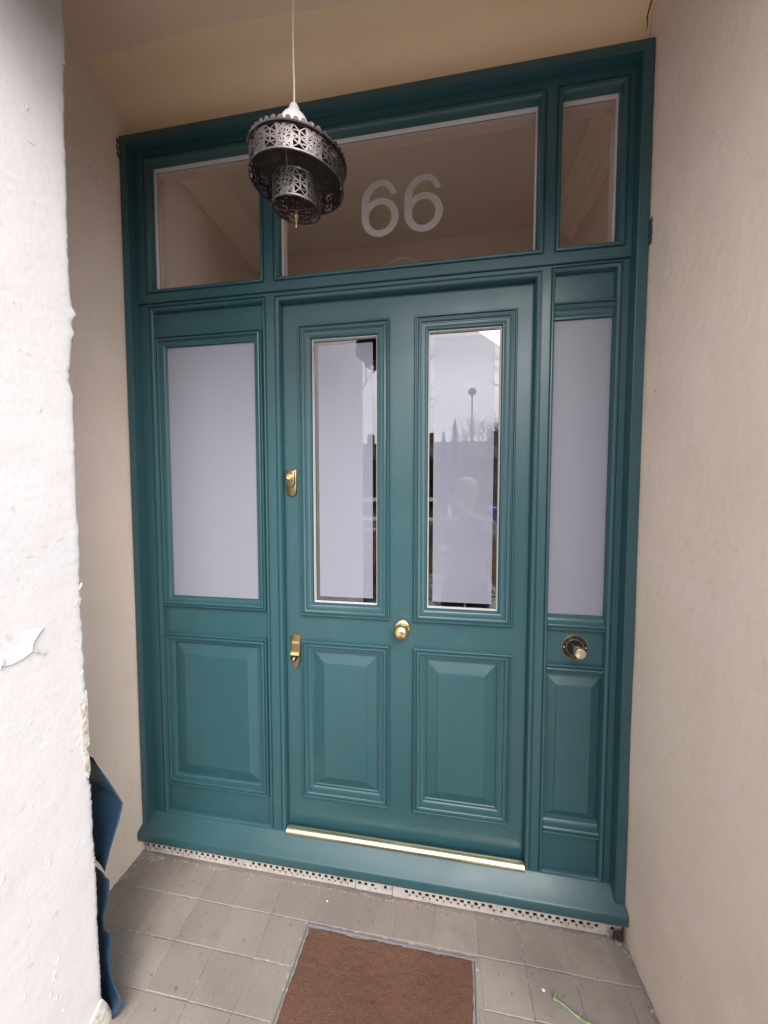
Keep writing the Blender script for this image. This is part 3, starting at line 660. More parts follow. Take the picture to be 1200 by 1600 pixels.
# ------------------------------------------------------------------ pendant lantern
LC = Vector((-.1863, -.45, 2.0263))
nrm = Vector((.101, -.121, 1)).normalized()
lan = empty('pendant_lantern', tuple(LC), 'pierced dark metal Moroccan style two tier pendant lantern hanging on a pale cord', 'lantern')
qx = Vector((0, 0, 1)).rotation_difference(nrm).to_matrix().to_4x4()
XF = qx          # local (tilted) frame, origin at the rim of the lower edge
def pierced(b, rad, h0, h1, ncell, strut, th=.0008):
    """lattice band: every cell a star motif of triangular openings cut through the metal"""
    H = h1-h0; band = .07*H if H > .02 else .001
    def C(s, t):   # s along circumference 0..ncell, t 0..1
        a = 2*math.pi*s/ncell; return (rad*math.cos(a), rad*math.sin(a), h0+band+(H-2*band)*t)
    cw = 2*math.pi*rad/ncell; ch = H-2*band
    def emit(poly):
        n = len(poly); M_ = [(s*cw, t*ch) for s, t in poly]
        cx = sum(p[0] for p in M_)/n; cy = sum(p[1] for p in M_)/n
        dmin = 1e9
        for i in range(n):
            x1, y1 = M_[i]; x2, y2 = M_[(i+1) % n]; L_ = math.hypot(x2-x1, y2-y1)
            if L_ > 1e-9: dmin = min(dmin, abs((x2-x1)*(y1-cy)-(x1-cx)*(y2-y1))/L_)
        f = max(.0, 1 - strut/2/max(dmin, 1e-6))
        if f < .12: b.add([C(s, t) for s, t in poly], [tuple(range(n))]); return
        inn = [((cx+(x-cx)*f)/cw, (cy+(y-cy)*f)/ch) for x, y in M_]
        b.add([C(s, t) for s, t in poly] + [C(s, t) for s, t in inn], [(i, (i+1) % n, n+(i+1) % n, n+i) for i in range(n)])
    for c in range(ncell):
        ctr = (c+.5, .5)
        def ring(scx, sct, n, ph):
            out = []
            for k in range(n):
                a = 2*math.pi*(k+ph)/n; x, y = math.cos(a), math.sin(a); out.append((ctr[0]+scx*x, ctr[1]+sct*y))
            return out
        def sq(n):
            out = []
            for k in range(n):
                a = 2*math.pi*k/n; x, y = math.cos(a), math.sin(a); m = max(abs(x), abs(y)); out.append((ctr[0]+.5*x/m, ctr[1]+.5*y/m))
            return out
        n = 12
        r0 = ring(.07, .12, 4, 0); emit(r0)
        r1 = ring(.27, .33, n, .5); r2 = sq(n)
        d4 = [r0[(k//3) % 4] for k in range(n)]
        for k in range(n):
            k2 = (k+1) % n
            if d4[k] == d4[k2]: emit([d4[k], r1[k], r1[k2]])
            else: emit([d4[k], r1[k], r1[k2], d4[k2]])
            if k % 2: emit([r1[k], r2[k2], r1[k2]]) ; emit([r1[k], r2[k], r2[k2]])
            else: emit([r1[k], r2[k], r1[k2]]); emit([r1[k2], r2[k], r2[k2]])
    N = ncell*6
    for (a0, a1) in ((h0, h0+band), (h1-band, h1)):
        vs = [(rad*math.cos(2*math.pi*k/N), rad*math.sin(2*math.pi*k/N), z) for z in (a0, a1) for k in range(N)]
        b.add(vs, [(k, (k+1) % N, N+(k+1) % N, N+k) for k in range(N)])
def band_obj(name, rad, h0, h1, ncell, strut):
    b = MB(); pierced(b, rad, h0, h1, ncell, strut); o = b.build(name, M['metal'], lan, smooth=0, recalc=False, xf=XF)
    o.data.materials.append(M['oxid']); so = o.modifiers.new('s', 'SOLIDIFY'); so.thickness = .0011; so.offset = 0; so.material_offset = 1; return o
def ringobj(b, rad, h, r, n=64, m=6):
    b.lathe([(rad+r*math.cos(2*math.pi*k/m), h+r*math.sin(2*math.pi*k/m)) for k in range(m+1)], n=n, caps=False)
band_obj('upper_drum', .1040, 0.0, .046, 11, .0027)
band_obj('lower_drum', .0538, -.050, .004, 6, .0025)
b = MB(); ringobj(b, .1045, 0, .0011); ringobj(b, .1075, .046, .0020); ringobj(b, .0542, -.050, .0010)
b.lathe([(.104, .046), (.1085, .0475), (.1085, .0462)], n=64, caps=False); b.build('rims', M['metal'], lan, xf=XF, smooth=50)
b = MB(); NS = 44
for k in range(NS):
    a0, a1 = 2*math.pi*k/NS, 2*math.pi*(k+1)/NS; am = (a0+a1)/2; r = .106
    b.add([(r*math.cos(a0), r*math.sin(a0), .047), (r*math.cos(a1), r*math.sin(a1), .047), ((r+.001)*math.cos(a0*.2+a1*.8), (r+.001)*math.sin(a0*.2+a1*.8), .0532), ((r+.0015)*math.cos(am), (r+.0015)*math.sin(am), .0548), ((r+.001)*math.cos(a0*.8+a1*.2), (r+.001)*math.sin(a0*.8+a1*.2), .0532)], [(0, 1, 2, 3, 4)])
o = b.build('scalloped_crown', M['metal'], lan, smooth=0, recalc=False, xf=XF); so = o.modifiers.new('s', 'SOLIDIFY'); so.thickness = .001
b = MB(); b.lathe([(.103, .0455), (.070, .050), (.0001, .053)], n=48, caps=False); o = b.build('top_plate', M['oxid'], lan, xf=XF, smooth=40, recalc=False)
b = MB()
for k in range(3):
    a = 2*math.pi*k/3 + .5; b.tube([(.053*math.cos(a), .053*math.sin(a), .002), (.058*math.cos(a), .058*math.sin(a), .03), (.07*math.cos(a), .07*math.sin(a), .049)], .0012, 6); b.build('support_wire', M['metal'], lan, xf=XF); b = MB()
b.tube([(-.053, 0, -.046), (0, 0, -.048), (.053, 0, -.046)], .0011, 6); b.build('cross_wire', M['oxid'], lan, xf=XF)
b = MB(); b.lathe([(.0001, -.0865), (.0022, -.0855), (.0026, -.083), (.0018, -.079), (.0016, -.0745), (.0032, -.072), (.0036, -.070), (.002, -.068), (.0030, -.066), (.0052, -.063), (.0058, -.060), (.0048, -.0565), (.0026, -.054), (.0034, -.052), (.0028, -.0495), (.001, -.048)], n=20); b.build('finial', M['brass_old'], lan, xf=XF, smooth=60)
b = MB()
for s in (-1, 1):
    b.add([(s*.0, -.1065, .047)], [])
for ang in (-115, 5, 125):
    a = R(ang); c, d = math.cos(a), math.sin(a)
    b.tube([(.105*c, .105*d, .050), (.075*c, .075*d, .070), (.040*c, .040*d, .080), (.02*c, .02*d, .092)], .0013, 6); b.build('hanging_wire', M['metal'], lan, xf=XF); b = MB()
hc = Vector((-.192, -.45, 0)) - LC
b = MB(); b.lathe([(.0405, 2.122), (.0410, 2.126), (.0395, 2.138), (.0350, 2.153), (.0280, 2.167), (.0195, 2.177), (.0150, 2.182), (.0125, 2.188), (.0115, 2.194), (.0075, 2.2015), (.004, 2.204)], (hc.x, hc.y, -LC.z), n=40)
b.build('lamp_cap', M['whiteplastic'], lan, smooth=50)
b = MB(); b.lathe([(.014, 2.150), (.017, 2.12), (.017, 2.103), (.0001, 2.102)], (hc.x, hc.y, -LC.z), n=24); b.build('lamp_holder', M['whiteplastic'], lan)
b = MB(); b.tube([(hc.x + .0006*math.sin(i*1.3), hc.y+.0006*math.cos(i*1.1), 2.198 + (2.800-2.198)*i/16 - LC.z) for i in range(17)], .0019, 8); b.build('cord', M['cord'], lan)
b = MB(); b.lathe([(.045, 2.80), (.045, 2.79), (.03, 2.776), (.006, 2.770)], (hc.x, hc.y, -LC.z), n=32); b.build('ceiling_rose', M['whiteplastic'], lan)

# ------------------------------------------------------------------ doormat
b = MB(); z = FZ-.004; A = [(x, y) for x, y in MATQ]
dm = empty('doormat', (0, -.5, FZ), 'brown coir doormat sunk in the tiled floor in front of the door', 'doormat')
def PM(o): o.matrix_parent_inverse = Matrix.Translation((0, .5, -FZ)); return o
vs = []; fs = []; NXM, NYM = 110, 140
for j in range(NYM+1):
    y = -.170 - (.90-.170)*j/NYM
    for i in range(NXM+1):
        x0, x1 = mat_left(y)+.006, mat_right(y)-.006; x = x0+(x1-x0)*i/NXM
        ed = min(i, NXM-i, j)/2.0; vs.append((x, y, FZ+.001 + (undulate((x, y, 0), 60, .0022) + undulate((x, y, 5), 12, .002)) - (.003 if ed < .5 else 0)))
for j in range(NYM):
    for i in range(NXM): a = j*(NXM+1)+i; fs.append((a, a+NXM+1, a+NXM+2, a+1))
b.add(vs, fs); b.box(mat_left(-.5)+.03, mat_right(-.5)-.03, -.88, -.18, FZ-.015, FZ-.004); PM(b.build('mat_pile', M['coir'], dm, smooth=80, recalc=False))
b = MB()
for i in range(16000):
    y = -.172 - .50*rnd.random()**1.2; x = rnd.uniform(mat_left(y)+.008, mat_right(y)-.008); a = rnd.uniform(0, 6.28); l = rnd.uniform(.002, .005); w = .0004
    z0 = FZ+.0005; dx, dy = math.cos(a), math.sin(a)
    b.add([(x-dy*w, y+dx*w, z0), (x+dy*w, y-dx*w, z0), (x+dx*l*.8, y+dy*l*.8, z0+l*.9)], [(0, 1, 2)])
PM(b.build('bristles', M['coirfib'], dm, smooth=0, recalc=False))['kind'] = 'stuff'
b = MB()
def edge_strip(p0, p1, w, h):
    p0, p1 = Vector((*p0, 0)), Vector((*p1, 0)); t = (p1-p0).normalized(); n = Vector((-t.y, t.x, 0))
    NN = 40; vs = []
    for i in range(NN+1):
        p = p0.lerp(p1, i/NN); q = h + undulate((p.x, p.y, 9), 30, .0008)
        for s, hh in ((-1, -.01), (-1, q*.7), (-.5, q), (.1, q), (.25, q-.0028), (.6, q-.0028), (.75, q*.9), (1, q*.6), (1, -.01)):
            c = p + n*(w/2*s); vs.append((c.x, c.y, FZ+hh))
    k = 9; b.add(vs, [(i*k+j, i*k+j+1, (i+1)*k+j+1, (i+1)*k+j) for i in range(NN) for j in range(k-1)])
edge_strip((-.298, -.165), (.264, -.169), .0065, .0022); edge_strip((mat_left(-.16)-.0, -.165), (mat_left(-.9), -.9), .006, .0020); edge_strip((mat_right(-.9), -.9), (mat_right(-.166), -.169), .0055, .0018)
PM(b.build('edging_strip', M['edging'], dm, smooth=40))

# ------------------------------------------------------------------ loose things on the floor
b = MB(); g0 = Vector((.479, -.224, FZ+.006)); g1 = Vector((.640, -.288, FZ+.010)); pts = [g0.lerp(g1, i/14) + Vector((0, .006*math.sin(i/14*3.1)*-1, .003*math.sin(i*.9))) for i in range(15)]
rr = [.0026 if i not in (0, 5, 10) else .0040 for i in range(15)]; rr[-1] = .001
b.tube(pts, rr, 8)
for k in (0, 5): 
    p = pts[k]; b.tube([p, p+Vector((.012, .012, .004))], [.0018, .0004], 5); b.tube([p, p+Vector((.010, -.009, .004))], [.0015, .0004], 5)
tag(b.build('grass_stem', M['grass'], smooth=60), 'pale green jointed grass stem lying on the tiles at the lower right', 'stem')
chip_m = mat('white_paint_chip', (.75, .74, .72), .7)
for (u, v, s, lab) in [(849, 1547, .0042, 'white paint chip on the tiles just left of the grass stem'), (511, 1408, .0035, 'white paint chip on the tile just above the doormat'), (418, 1500, .002, 'tiny pale speck on the tiles left of the doormat')]:
    p = on(u, v, 2, FZ+.001); b = MB(); n = 7
    q = [(p.x+s*rnd.uniform(.7, 1.3)*math.cos(6.28*k/n), p.y+s*.6*rnd.uniform(.7, 1.3)*math.sin(6.28*k/n)) for k in range(n)]
    b.add([(x, y, FZ) for x, y in q] + [(x, y, FZ+.0018+rnd.uniform(0, .0008)) for x, y in q], [(k, (k+1) % n, n+(k+1) % n, n+k) for k in range(n)] + [tuple(range(n, 2*n))])
    tag(b.build('paint_chip', chip_m), lab, 'paint chip', 'paint chips on the porch floor')
b = MB(); p = on(638, 1407, 2, FZ+.004)
for k in range(9): b.ball((p.x+rnd.gauss(0, .006), p.y+rnd.gauss(0, .003)+.004, FZ+.002), (.004, .003, .002), 7, 5, jit=.3)
tag(b.build('rust_crumb', mat('rusty_dirt', (.20, .10, .06), .95)), 'rusty brown crumb of dirt at the foot of the right perforated strip', 'dirt')
# mossy dirt tuft in the right corner
b = MB()
for k in range(160):
    x = XR-.012-abs(rnd.gauss(0, .018)); y = -.045 - abs(rnd.gauss(0, .006)); a = rnd.uniform(0, 6.28); l = rnd.uniform(.004, .014)
    b.tube([(x, y, FZ+rnd.uniform(0, .045)), (x+l*.4*math.cos(a), y-abs(l*.3*math.sin(a)), FZ+rnd.uniform(.005, .05))], [.0007, .0003], 4)
tag(b.build('dirt_tuft', mat('dark_root_dirt', (.07, .045, .035), .95)), 'dark tuft of dirt and roots in the right corner under the sill', 'dirt')

# ------------------------------------------------------------------ blue sheet behind the white wall
def sheet():
    # rows: (v, u_right, depth y offset) ; the left side runs on behind the white wall
    rows = [(1188,141,-.470,0),(1197,146,-.468,0),(1225,166,-.462,0),(1248,181,-.456,0),(1259,187.5,-.452,0),(1262,187.5,-.448,.004),(1285,182,-.456,.012),(1328,169,-.462,.016),(1350,163.5,-.464,.012),(1367,159,-.466,.008)]
    rows2 = [(1370,158,-.463,.0),(1377,160,-.461,.0),(1381,167,-.458,.0),(1395,166,-.458,.002),(1412,164,-.460,.004),(1437,156.5,-.464,.006),(1466,157,-.465,.004)]
    rows3 = [(1458,157,-.462,0),(1467,170,-.458,0),(1478,170.5,-.458,0),(1490,169.5,-.459,0),(1500,166,-.461,0),(1512,167,-.461,0),(1525,169.5,-.461,0),(1537,172,-.461,0),(1550,176,-.463,0),(1561,181,-.466,0),(1571,187,-.470,0),(1577,191.5,-.474,0),(1584,187,-.474,0),(1594,181,-.472,0),(1606,172,-.470,0)]
    b = MB()
    for rws in (rows, rows2, rows3):
        vs = []; fs = []; nc = 9
        for (v, u, y, cr) in rws:
            p = on(u, v, 1, y)
            for i in range(nc):
                f = i/(nc-1); x = p.x - .17*f
                vs.append((x, p.y + .008 + cr*math.sin(f*5) + .05*f, max(FZ+.002, p.z) + .010*f*math.sin(v*.11)*(1 if v < 1500 else 0)))
        n = len(rws)
        for r in range(n-1):
            for i in range(nc-1): a = r*nc+i; fs.append((a, a+1, a+nc+1, a+nc))
        b.add(vs, fs)
    o = b.build('plastic_sheet', M['bluesheet'], smooth=25, recalc=False)
    so = o.modifiers.new('s', 'SOLIDIFY'); so.thickness = .0008
    tag(o, 'folded blue plastic sheet hanging behind the edge of the white wall', 'sheet')
sheet()

# ------------------------------------------------------------------ hall seen through the transom
HX0, HX1, HC = -1.00, .845, 2.80
b = MB(); 
for a_, c_ in ((HX0-.1, HX0), (HX1, HX1+.1)):
    b.box(a_, c_, .101, .36, -.1, 2.9); b.box(a_, c_, .36, .90, 2.02, 2.9); b.box(a_, c_, .90, 5.0, -.1, 2.9)  # unseen side openings to the sky, added to brighten the hall
b.box(HX0-.1, HX0-.0, .095, .30, -.1, 2.9) if False else None
b.box(HX0-.1, HX0+.0, .30, 5, 2.9, 2.95)
b.plate(HX0-.1, HX1+.1, -.1, 2.9, 5.0, 5.1, [])
tag(b.build('hall_wall', M['hallwall']), kind='structure')
b = MB(); b.box(HX0-.1, HX1+.1, .262, 5.1, HC, HC+.1); b.box(HX0-.1, -.66, .112, .249, HC+.001, HC+.1); b.box(.52, HX1+.1, .112, .249, HC+.001, HC+.1); b.box(HX0-.1, HX1+.1, .095, .30, HC-.02, HC+.0) if False else None  # hidden slot behind the frame, added to let skylight into the hall
tag(b.build('hall_ceiling', M['hallceil']), kind='structure')
b = MB(); b.box(HX0-.1, HX1+.1, .10, 5.1, -.1, 0.0); tag(b.build('hall_floor', M['hallfloor']), kind='structure')
CPF = [(0, -.10), (.006, -.10), (.010, -.092), (.014, -.092), (.02, -.08), (.032, -.064), (.034, -.060), (.04, -.06), (.046, -.052), (.062, -.038), (.066, -.036), (.070, -.036), (.082, -.026), (.096, -.018), (.100, -.018), (.104, -.010), (.125, -.006), (.128, 0)]
b = MB()
for sx, X in ((1, HX0), (-1, HX1)):
    vs = [(X+sx*d, y, HC+h) for y in (.115, .885) for d, h in CPF]; n = len(CPF)
    b.add(vs, [(i, i+1, n+i+1, n+i) for i in range(n-1)])
tag(b.build('cornice', M['cornice'], smooth=25), 'stepped plaster cornice along the hall ceiling behind the transom glass', 'cornice')
# cross wall of the hall with a small round-headed fanlight
b = MB(); b.plate(HX0, HX1, 0, HC, .885, 1.0, [(-.62, .46, -.01, 2.36)])
ar = b.build('hall_cross_wall', M['hallwall'], smooth=0); tag(ar, 'dim brown wall across the hall seen through the middle transom window', 'wall')
b = MB(); pts = [(-.097+.150*math.cos(math.pi*k/40), .880, 2.56+.150*math.sin(math.pi*k/40)) for k in range(41)]; b.tube(pts, .011, 8); b.build('arch_trim', M['cornice'], ar)

# ------------------------------------------------------------------ photographer (seen reflected in the right door pane)
GZ = -.30
def skin_obj(name, joints, bones, m, parent=None, lvl=2):
    me = bpy.data.meshes.new(name); names = list(joints); ix = {n: i for i, n in enumerate(names)}
    me.from_pydata([joints[n][0] for n in names], [(ix[a], ix[c]) for a, c in bones], [])
    o = bpy.data.objects.new(name, me); COL.objects.link(o); me.materials.append(m)
    sk = o.modifiers.new('skin', 'SKIN'); sk.use_smooth_shade = True
    if not me.skin_vertices: me.skin_vertices.new(name='')
    for n in names:
        r = joints[n][1]; r = (r, r) if not isinstance(r, tuple) else r
        me.skin_vertices[0].data[ix[n]].radius = r
    me.skin_vertices[0].data[0].use_root = True
    ss = o.modifiers.new('sub', 'SUBSURF'); ss.levels = lvl; ss.render_levels = lvl
    if parent: o.parent = parent
    return o
hx, hy = .345, -1.52
skinm = mat('skin', (.50, .30, .22), .5); jackm = mat('grey_jacket', (.30, .30, .33), .8, bump=[(20, .4, .01)]); trm = mat('dark_trousers', (.03, .035, .05), .8); hairm = mat('grey_hair', (.42, .38, .35), .6); shm = mat('black_shoes', (.02, .02, .02), .4)
J = {'hem': ((hx, hy-.03, .54), (.150, .110)), 'wband': ((hx, hy-.035, .76), (.13, .10)), 'pelvis': ((hx, hy-.03, .64), (.155, .11)), 'waist': ((hx, hy-.04, .80), (.135, .10)), 'chest': ((hx, hy-.03, 1.00), (.16, .11)), 'neck0': ((hx, hy-.02, 1.13), (.07, .065)), 'neck': ((hx, hy+.0, 1.20), .05), 'chin': ((hx, hy+.03, 1.265), (.058, .062)), 'face': ((hx, hy+.02, 1.33), (.074, .092)), 'crown': ((hx, hy+.005, 1.40), (.066, .082)),
     'shL': ((hx-.18, hy-.03, 1.08), .055), 'elL': ((hx-.27, hy+.06, .90), .042), 'wrL': ((hx-.235, hy+.22, 1.11), .027), 'paL': ((hx-.205, hy+.245, 1.20), (.030, .018)),
     'shR': ((hx+.18, hy-.03, 1.08), .055), 'elR': ((hx+.26, hy+.08, .92), .042), 'wrR': ((hx+.02, hy+.215, 1.16), .027), 'paR': ((hx-.06, hy+.245, 1.24), (.030, .018)),
     'hiL': ((hx-.095, hy-.03, .56), .095), 'knL': ((hx-.11, hy+.0, .14), .062), 'anL': ((hx-.12, hy-.03, -.21), .042), 'toL': ((hx-.13, hy+.10, -.265), (.045, .03)),
     'hiR': ((hx+.095, hy-.03, .56), .095), 'knR': ((hx+.11, hy+.0, .14), .062), 'anR': ((hx+.12, hy-.03, -.21), .042), 'toR': ((hx+.13, hy+.10, -.265), (.045, .03))}
B = [('pelvis','waist'),('waist','chest'),('chest','neck0'),('neck0','neck'),('neck','chin'),('chin','face'),('face','crown'),('chest','shL'),('shL','elL'),('elL','wrL'),('wrL','paL'),('chest','shR'),('shR','elR'),('elR','wrR'),('wrR','paR'),('pelvis','hiL'),('hiL','knL'),('knL','anL'),('anL','toL'),('pelvis','hiR'),('hiR','knR'),('knR','anR'),('anR','toR')]
def addf(pref, base, pts_list):
    for i, pts in enumerate(pts_list):
        prev = base
        for k, q in enumerate(pts):
            nm = '%s%d%d' % (pref, i, k); J[nm] = (q, .0088 - .001*k); B.append((prev, nm)); prev = nm
# fingers curl round the back and edges of the phone, thumbs at its near edge
px0, pz0, py0 = .141, 1.30, -1.262
addf('fL', 'paL', [[(.106, py0+.000, 1.245+.020*i), (.100, py0+.010, 1.252+.020*i), (.108, py0+.012, 1.254+.020*i)] for i in range(4)] + [[(.120, py0-.020, 1.232), (.128, py0-.014, 1.246)]])
addf('fR', 'paR', [[(.196, py0-.002, 1.262+.019*i), (.190, py0+.010, 1.266+.019*i), (.182, py0+.012, 1.267+.019*i)] for i in range(4)] + [[(.182, py0-.020, 1.250), (.170, py0-.014, 1.262)]])
person = skin_obj('person', {k: v for k, v in J.items() if k not in ('hem', 'wband')}, B, skinm)
tag(person, 'person in a dark jacket holding up a phone, reflected in the right door pane', 'person')
def sub(names, grow, name, m, bones):
    JJ = {n: (J[n][0], tuple(r+grow for r in (J[n][1] if isinstance(J[n][1], tuple) else (J[n][1],)*2))) for n in names}
    return skin_obj(name, JJ, bones, m, person)
sub(['hem','pelvis','waist','chest','neck0','shL','elL','wrL','shR','elR','wrR'], .024, 'jacket', jackm, [('hem','pelvis'),('pelvis','waist'),('waist','chest'),('chest','neck0'),('chest','shL'),('shL','elL'),('elL','wrL'),('chest','shR'),('shR','elR'),('elR','wrR')])
sub(['wband','pelvis','hiL','knL','anL','hiR','knR','anR'], .018, 'trousers', trm, [('wband','pelvis'),('pelvis','hiL'),('hiL','knL'),('knL','anL'),('pelvis','hiR'),('hiR','knR'),('knR','anR')])
b = MB()
for s in (-1, 1):
    b = MB(); b.ball((hx+s*.127, hy+.04, -.265), (.048, .13, .040), 16, 10); b.build('shoe', shm, person)
b = MB(); b.ball((hx, hy-.012, 1.395), (.083, .098, .070), 20, 12, jit=.02); b.build('hair', hairm, person, smooth=80)
b = MB(); b.ball((hx, hy+.115, 1.325), (.012, .018, .018), 10, 8); b.build('nose', skinm, person)
eyem = mat('eye', (.05, .04, .035), .2)
for s in (-1, 1):
    b = MB(); b.ball((hx+s*.076, hy+.015, 1.33), (.010, .018, .028), 10, 8); b.build('ear', skinm, person)
    b = MB(); b.ball((hx+s*.03, hy+.096, 1.35), (.012, .008, .008), 10, 8); b.build('eye', eyem, person)
b = MB(); b.ball((hx, hy+.098, 1.278), (.024, .008, .007), 12, 8); b.build('mouth', mat('lips', (.40, .17, .14), .5), person)
b = MB(); b.box(.103, .193, -1.2660, -1.2575, 1.236, 1.340)
ph = b.build('smartphone', M['black'], bevel=.003); tag(ph, 'black smartphone held up in both hands by the reflected person', 'phone')

# ------------------------------------------------------------------ street reflected in the glass
def bark(c): return mat('bark', c, .9, bump=[(20, .6, .02)])
leafm = mat('dark_conifer_foliage', (.018, .034, .018), .8, var=[(1.5, (.035, .055, .025), .45, .6)])
barkm = bark((.075, .06, .05))
def conifer(x, y, h, r, lab):
    e = empty('conifer_tree', (x, y, -.36), lab, 'tree', 'conifers across the road')
    b = MB(); b.tube([(0, 0, 0), (0, 0, h*.5), (0, 0, h*.97)], [h*.025, h*.015, .01], 8); b.build('trunk', barkm, e)
    b = MB()
    for i in range(1100):
        f = rnd.random()**.8; z = h*(.08+.92*f); rr = r*(1-f)**.8*(.55+.45*rnd.random())*(1+.25*math.sin(z*5+x)); a = rnd.uniform(0, 6.283)
        l = rnd.uniform(.18, .45)*(1.1-f*.7); cx_, cy_ = rr*math.cos(a), rr*math.sin(a); w = l*.38
        b.add([(cx_-math.sin(a)*w, cy_+math.cos(a)*w, z), (cx_+math.sin(a)*w, cy_-math.cos(a)*w, z), (cx_+math.cos(a)*l*.5, cy_+math.sin(a)*l*.5, z+l*.75)], [(0, 1, 2)])
    b.build('crown', leafm, e, smooth=0, recalc=False)
for x, y, h, r, lab in [(-.9,-25,5.9,1.1,'dark conifer at the left end of the row, reflected in the right pane'),(.35,-25.4,6.3,.8,'slim pointed dark conifer, second from the left in the row'),(1.15,-25,7.1,.75,'tallest slim conifer in the reflected row'),(1.9,-24.6,5.5,.9,'short conifer just left of the reflected street lamp'),(-2.6,-26,7.5,1.6,'broad dark conifer beyond the left end of the row')]:
    conifer(x, y, h, r, lab)
def bare_tree(x, y, h, seed, lab, tr=.14, depth=6, spread=.55, lean=(0, 0)):
    r2 = random.Random(seed); e = empty('bare_tree', (x, y, -.36), lab, 'tree', 'bare winter trees by the street')
    b = MB(); c = MB()
    def grow(p, d, l, r, k):
        pts = [p]; q = p.copy(); dd = d.copy()
        for i in range(3):
            dd = (dd + Vector((r2.uniform(-.16, .16), r2.uniform(-.16, .16), r2.uniform(-.05, .12)))).normalized(); q = q + dd*l/3; pts.append(q.copy())
        (b if k == depth else c).tube(pts, [r, r*.86, r*.74, r*.62], 6 if k > 2 else 4)
        if k <= 0: return
        for i in range(3 if k > 1 else 2):
            a = r2.uniform(0, 6.283); s = spread*r2.uniform(.6, 1.3)
            nd = (dd + Vector((math.cos(a)*s, math.sin(a)*s, r2.uniform(-.15, .25)))).normalized(); grow(pts[-1] if i else pts[r2.choice((2, 3))], nd, l*r2.uniform(.62, .8), r*.6, k-1)
    grow(Vector((0, 0, 0)), Vector((lean[0], lean[1], 1)).normalized(), h*.30, tr, depth)
    b.build('trunk', barkm, e, smooth=60); c.build('branches', barkm, e, smooth=60)
b = MB()
for i in range(9000):
    x = rnd.uniform(-4.5, .9); y = -23.6 + rnd.uniform(-.6, .6); z = -.3 + 4.3*rnd.random() + .25*math.sin(x*3); a = rnd.uniform(0, 6.28); t = rnd.uniform(-1, 1); l = rnd.uniform(.06, .13)
    c, d = math.cos(a)*l, math.sin(a)*l; b.add([(x, y, z), (x+c-d*.5, y+d+c*.5, z+t*l), (x+2*c, y+2*d, z+t*l*.5)], [(0, 1, 2)])
hg = b.build('hedge', leafm, smooth=0, recalc=False); tag(hg, 'tall dark hedge in front of the reflected conifers across the road', 'hedge')
bare_tree(3.9, -22, 7.5, 4, 'bare tree right of the reflected street lamp', .12)
bare_tree(6.5, -24, 9.0, 9, 'bare tree farther right beyond the lamp', .16)
bare_tree(4.6, -9.3, 8.5, 12, 'large bare tree near the road whose twigs reach over the garden', .055, depth=5, lean=(-.16, .05), spread=.8)
bare_tree(-3.9, -9.3, 8.5, 22, 'bare tree left of the garden gate with twigs reaching over it', .055, depth=5, lean=(.18, .05), spread=.8)
lp_ = empty('street_lamp', (1.93, -20, -.36), 'slim grey street lamp with a round head across the road, reflected in the right pane', 'street lamp')
b = MB(); b.tube([(0, 0, 0), (0, 0, 1.2), (0, 0, 1.25), (0, 0, 7.5)], [.11, .10, .06, .045], 12); b.build('pole', mat('galvanised_pole', (.12, .12, .13), .5), lp_)
b = MB(); b.ball((0, 0, 7.68), (.24, .24, .22), 16, 10); b.build('lamp_head', mat('lamp_head_plastic', (.10, .10, .11), .4), lp_)
# garden wall, hedge plants, bin, barrier
brick = mat('orange_brick', (.34, .15, .07), .9, var=[(9, (.24, .10, .05), .45, .6), (30, (.42, .22, .11), .55, .7)], bump=[(25, .6, .01)])
def brick_wall(x0, x1, y, z1, lab):
    e = empty('garden_wall', ((x0+x1)/2, y, -.36), lab, 'wall'); b = MB(); z = 0; row = 0
    while z < z1+.36-.06:
        x = x0 - (.11 if row % 2 else 0)
        while x < x1:
            a, c = max(x, x0), min(x+.215, x1)
            if c-a > .03: b.box(a-(x0+x1)/2+.004, c-(x0+x1)/2-.004, -.11+rnd.uniform(-.003, .003), .11, z+.004, z+.066)
            x += .225
        z += .075; row += 1
    b.box(x0-(x0+x1)/2, x1-(x0+x1)/2, -.102, .102, 0, z-.005); b.build('brickwork', brick, e, smooth=0)
    b = MB(); b.box(x0-(x0+x1)/2-.02, x1-(x0+x1)/2+.02, -.14, .14, z-.003, z+.05); b.build('coping', mat('coping_stone', (.42, .38, .34), .9), e, bevel=.006)
brick_wall(-6.0, -.02, -6.0, .58, 'low orange brick garden wall left of the gateway, reflected in the door glass')
brick_wall(1.15, 6.0, -6.0, .58, 'low orange brick garden wall right of the gateway, reflected in the door glass')
bn = empty('wheelie_bin', (1.46, -6.8, -.36), 'blue wheelie bin behind the right garden wall, reflected in the door glass', 'bin')
b = MB(); b.add([(-.22,-.28,.06),(.22,-.28,.06),(.22,.24,.06),(-.22,.24,.06),(-.28,-.34,1.32),(.28,-.34,1.32),(.28,.30,1.32),(-.28,.30,1.32)], [(0,3,2,1),(4,5,6,7),(0,1,5,4),(1,2,6,5),(2,3,7,6),(3,0,4,7)]); b.build('bin_body', mat('blue_bin_plastic', (.02, .10, .38), .4), bn, bevel=.02)
b = MB(); b.box(-.30, .30, -.38, .33, 1.32, 1.40); b.build('lid', mat('blue_lid_plastic', (.03, .14, .48), .4), bn, bevel=.02)
for s in (-1, 1): b = MB(); b.lathe([(.09, -.02), (.09, .02)], (s*.24, -.26, .09), 'X', 16); b.build('wheel', M['dark'], bn)
br_ = empty('white_barrier', (-.9, -8, -.36), 'white two rail barrier behind the left garden wall, reflected in the door glass', 'barrier')
wp = mat('white_gloss_paint', (.82, .82, .80), .4)
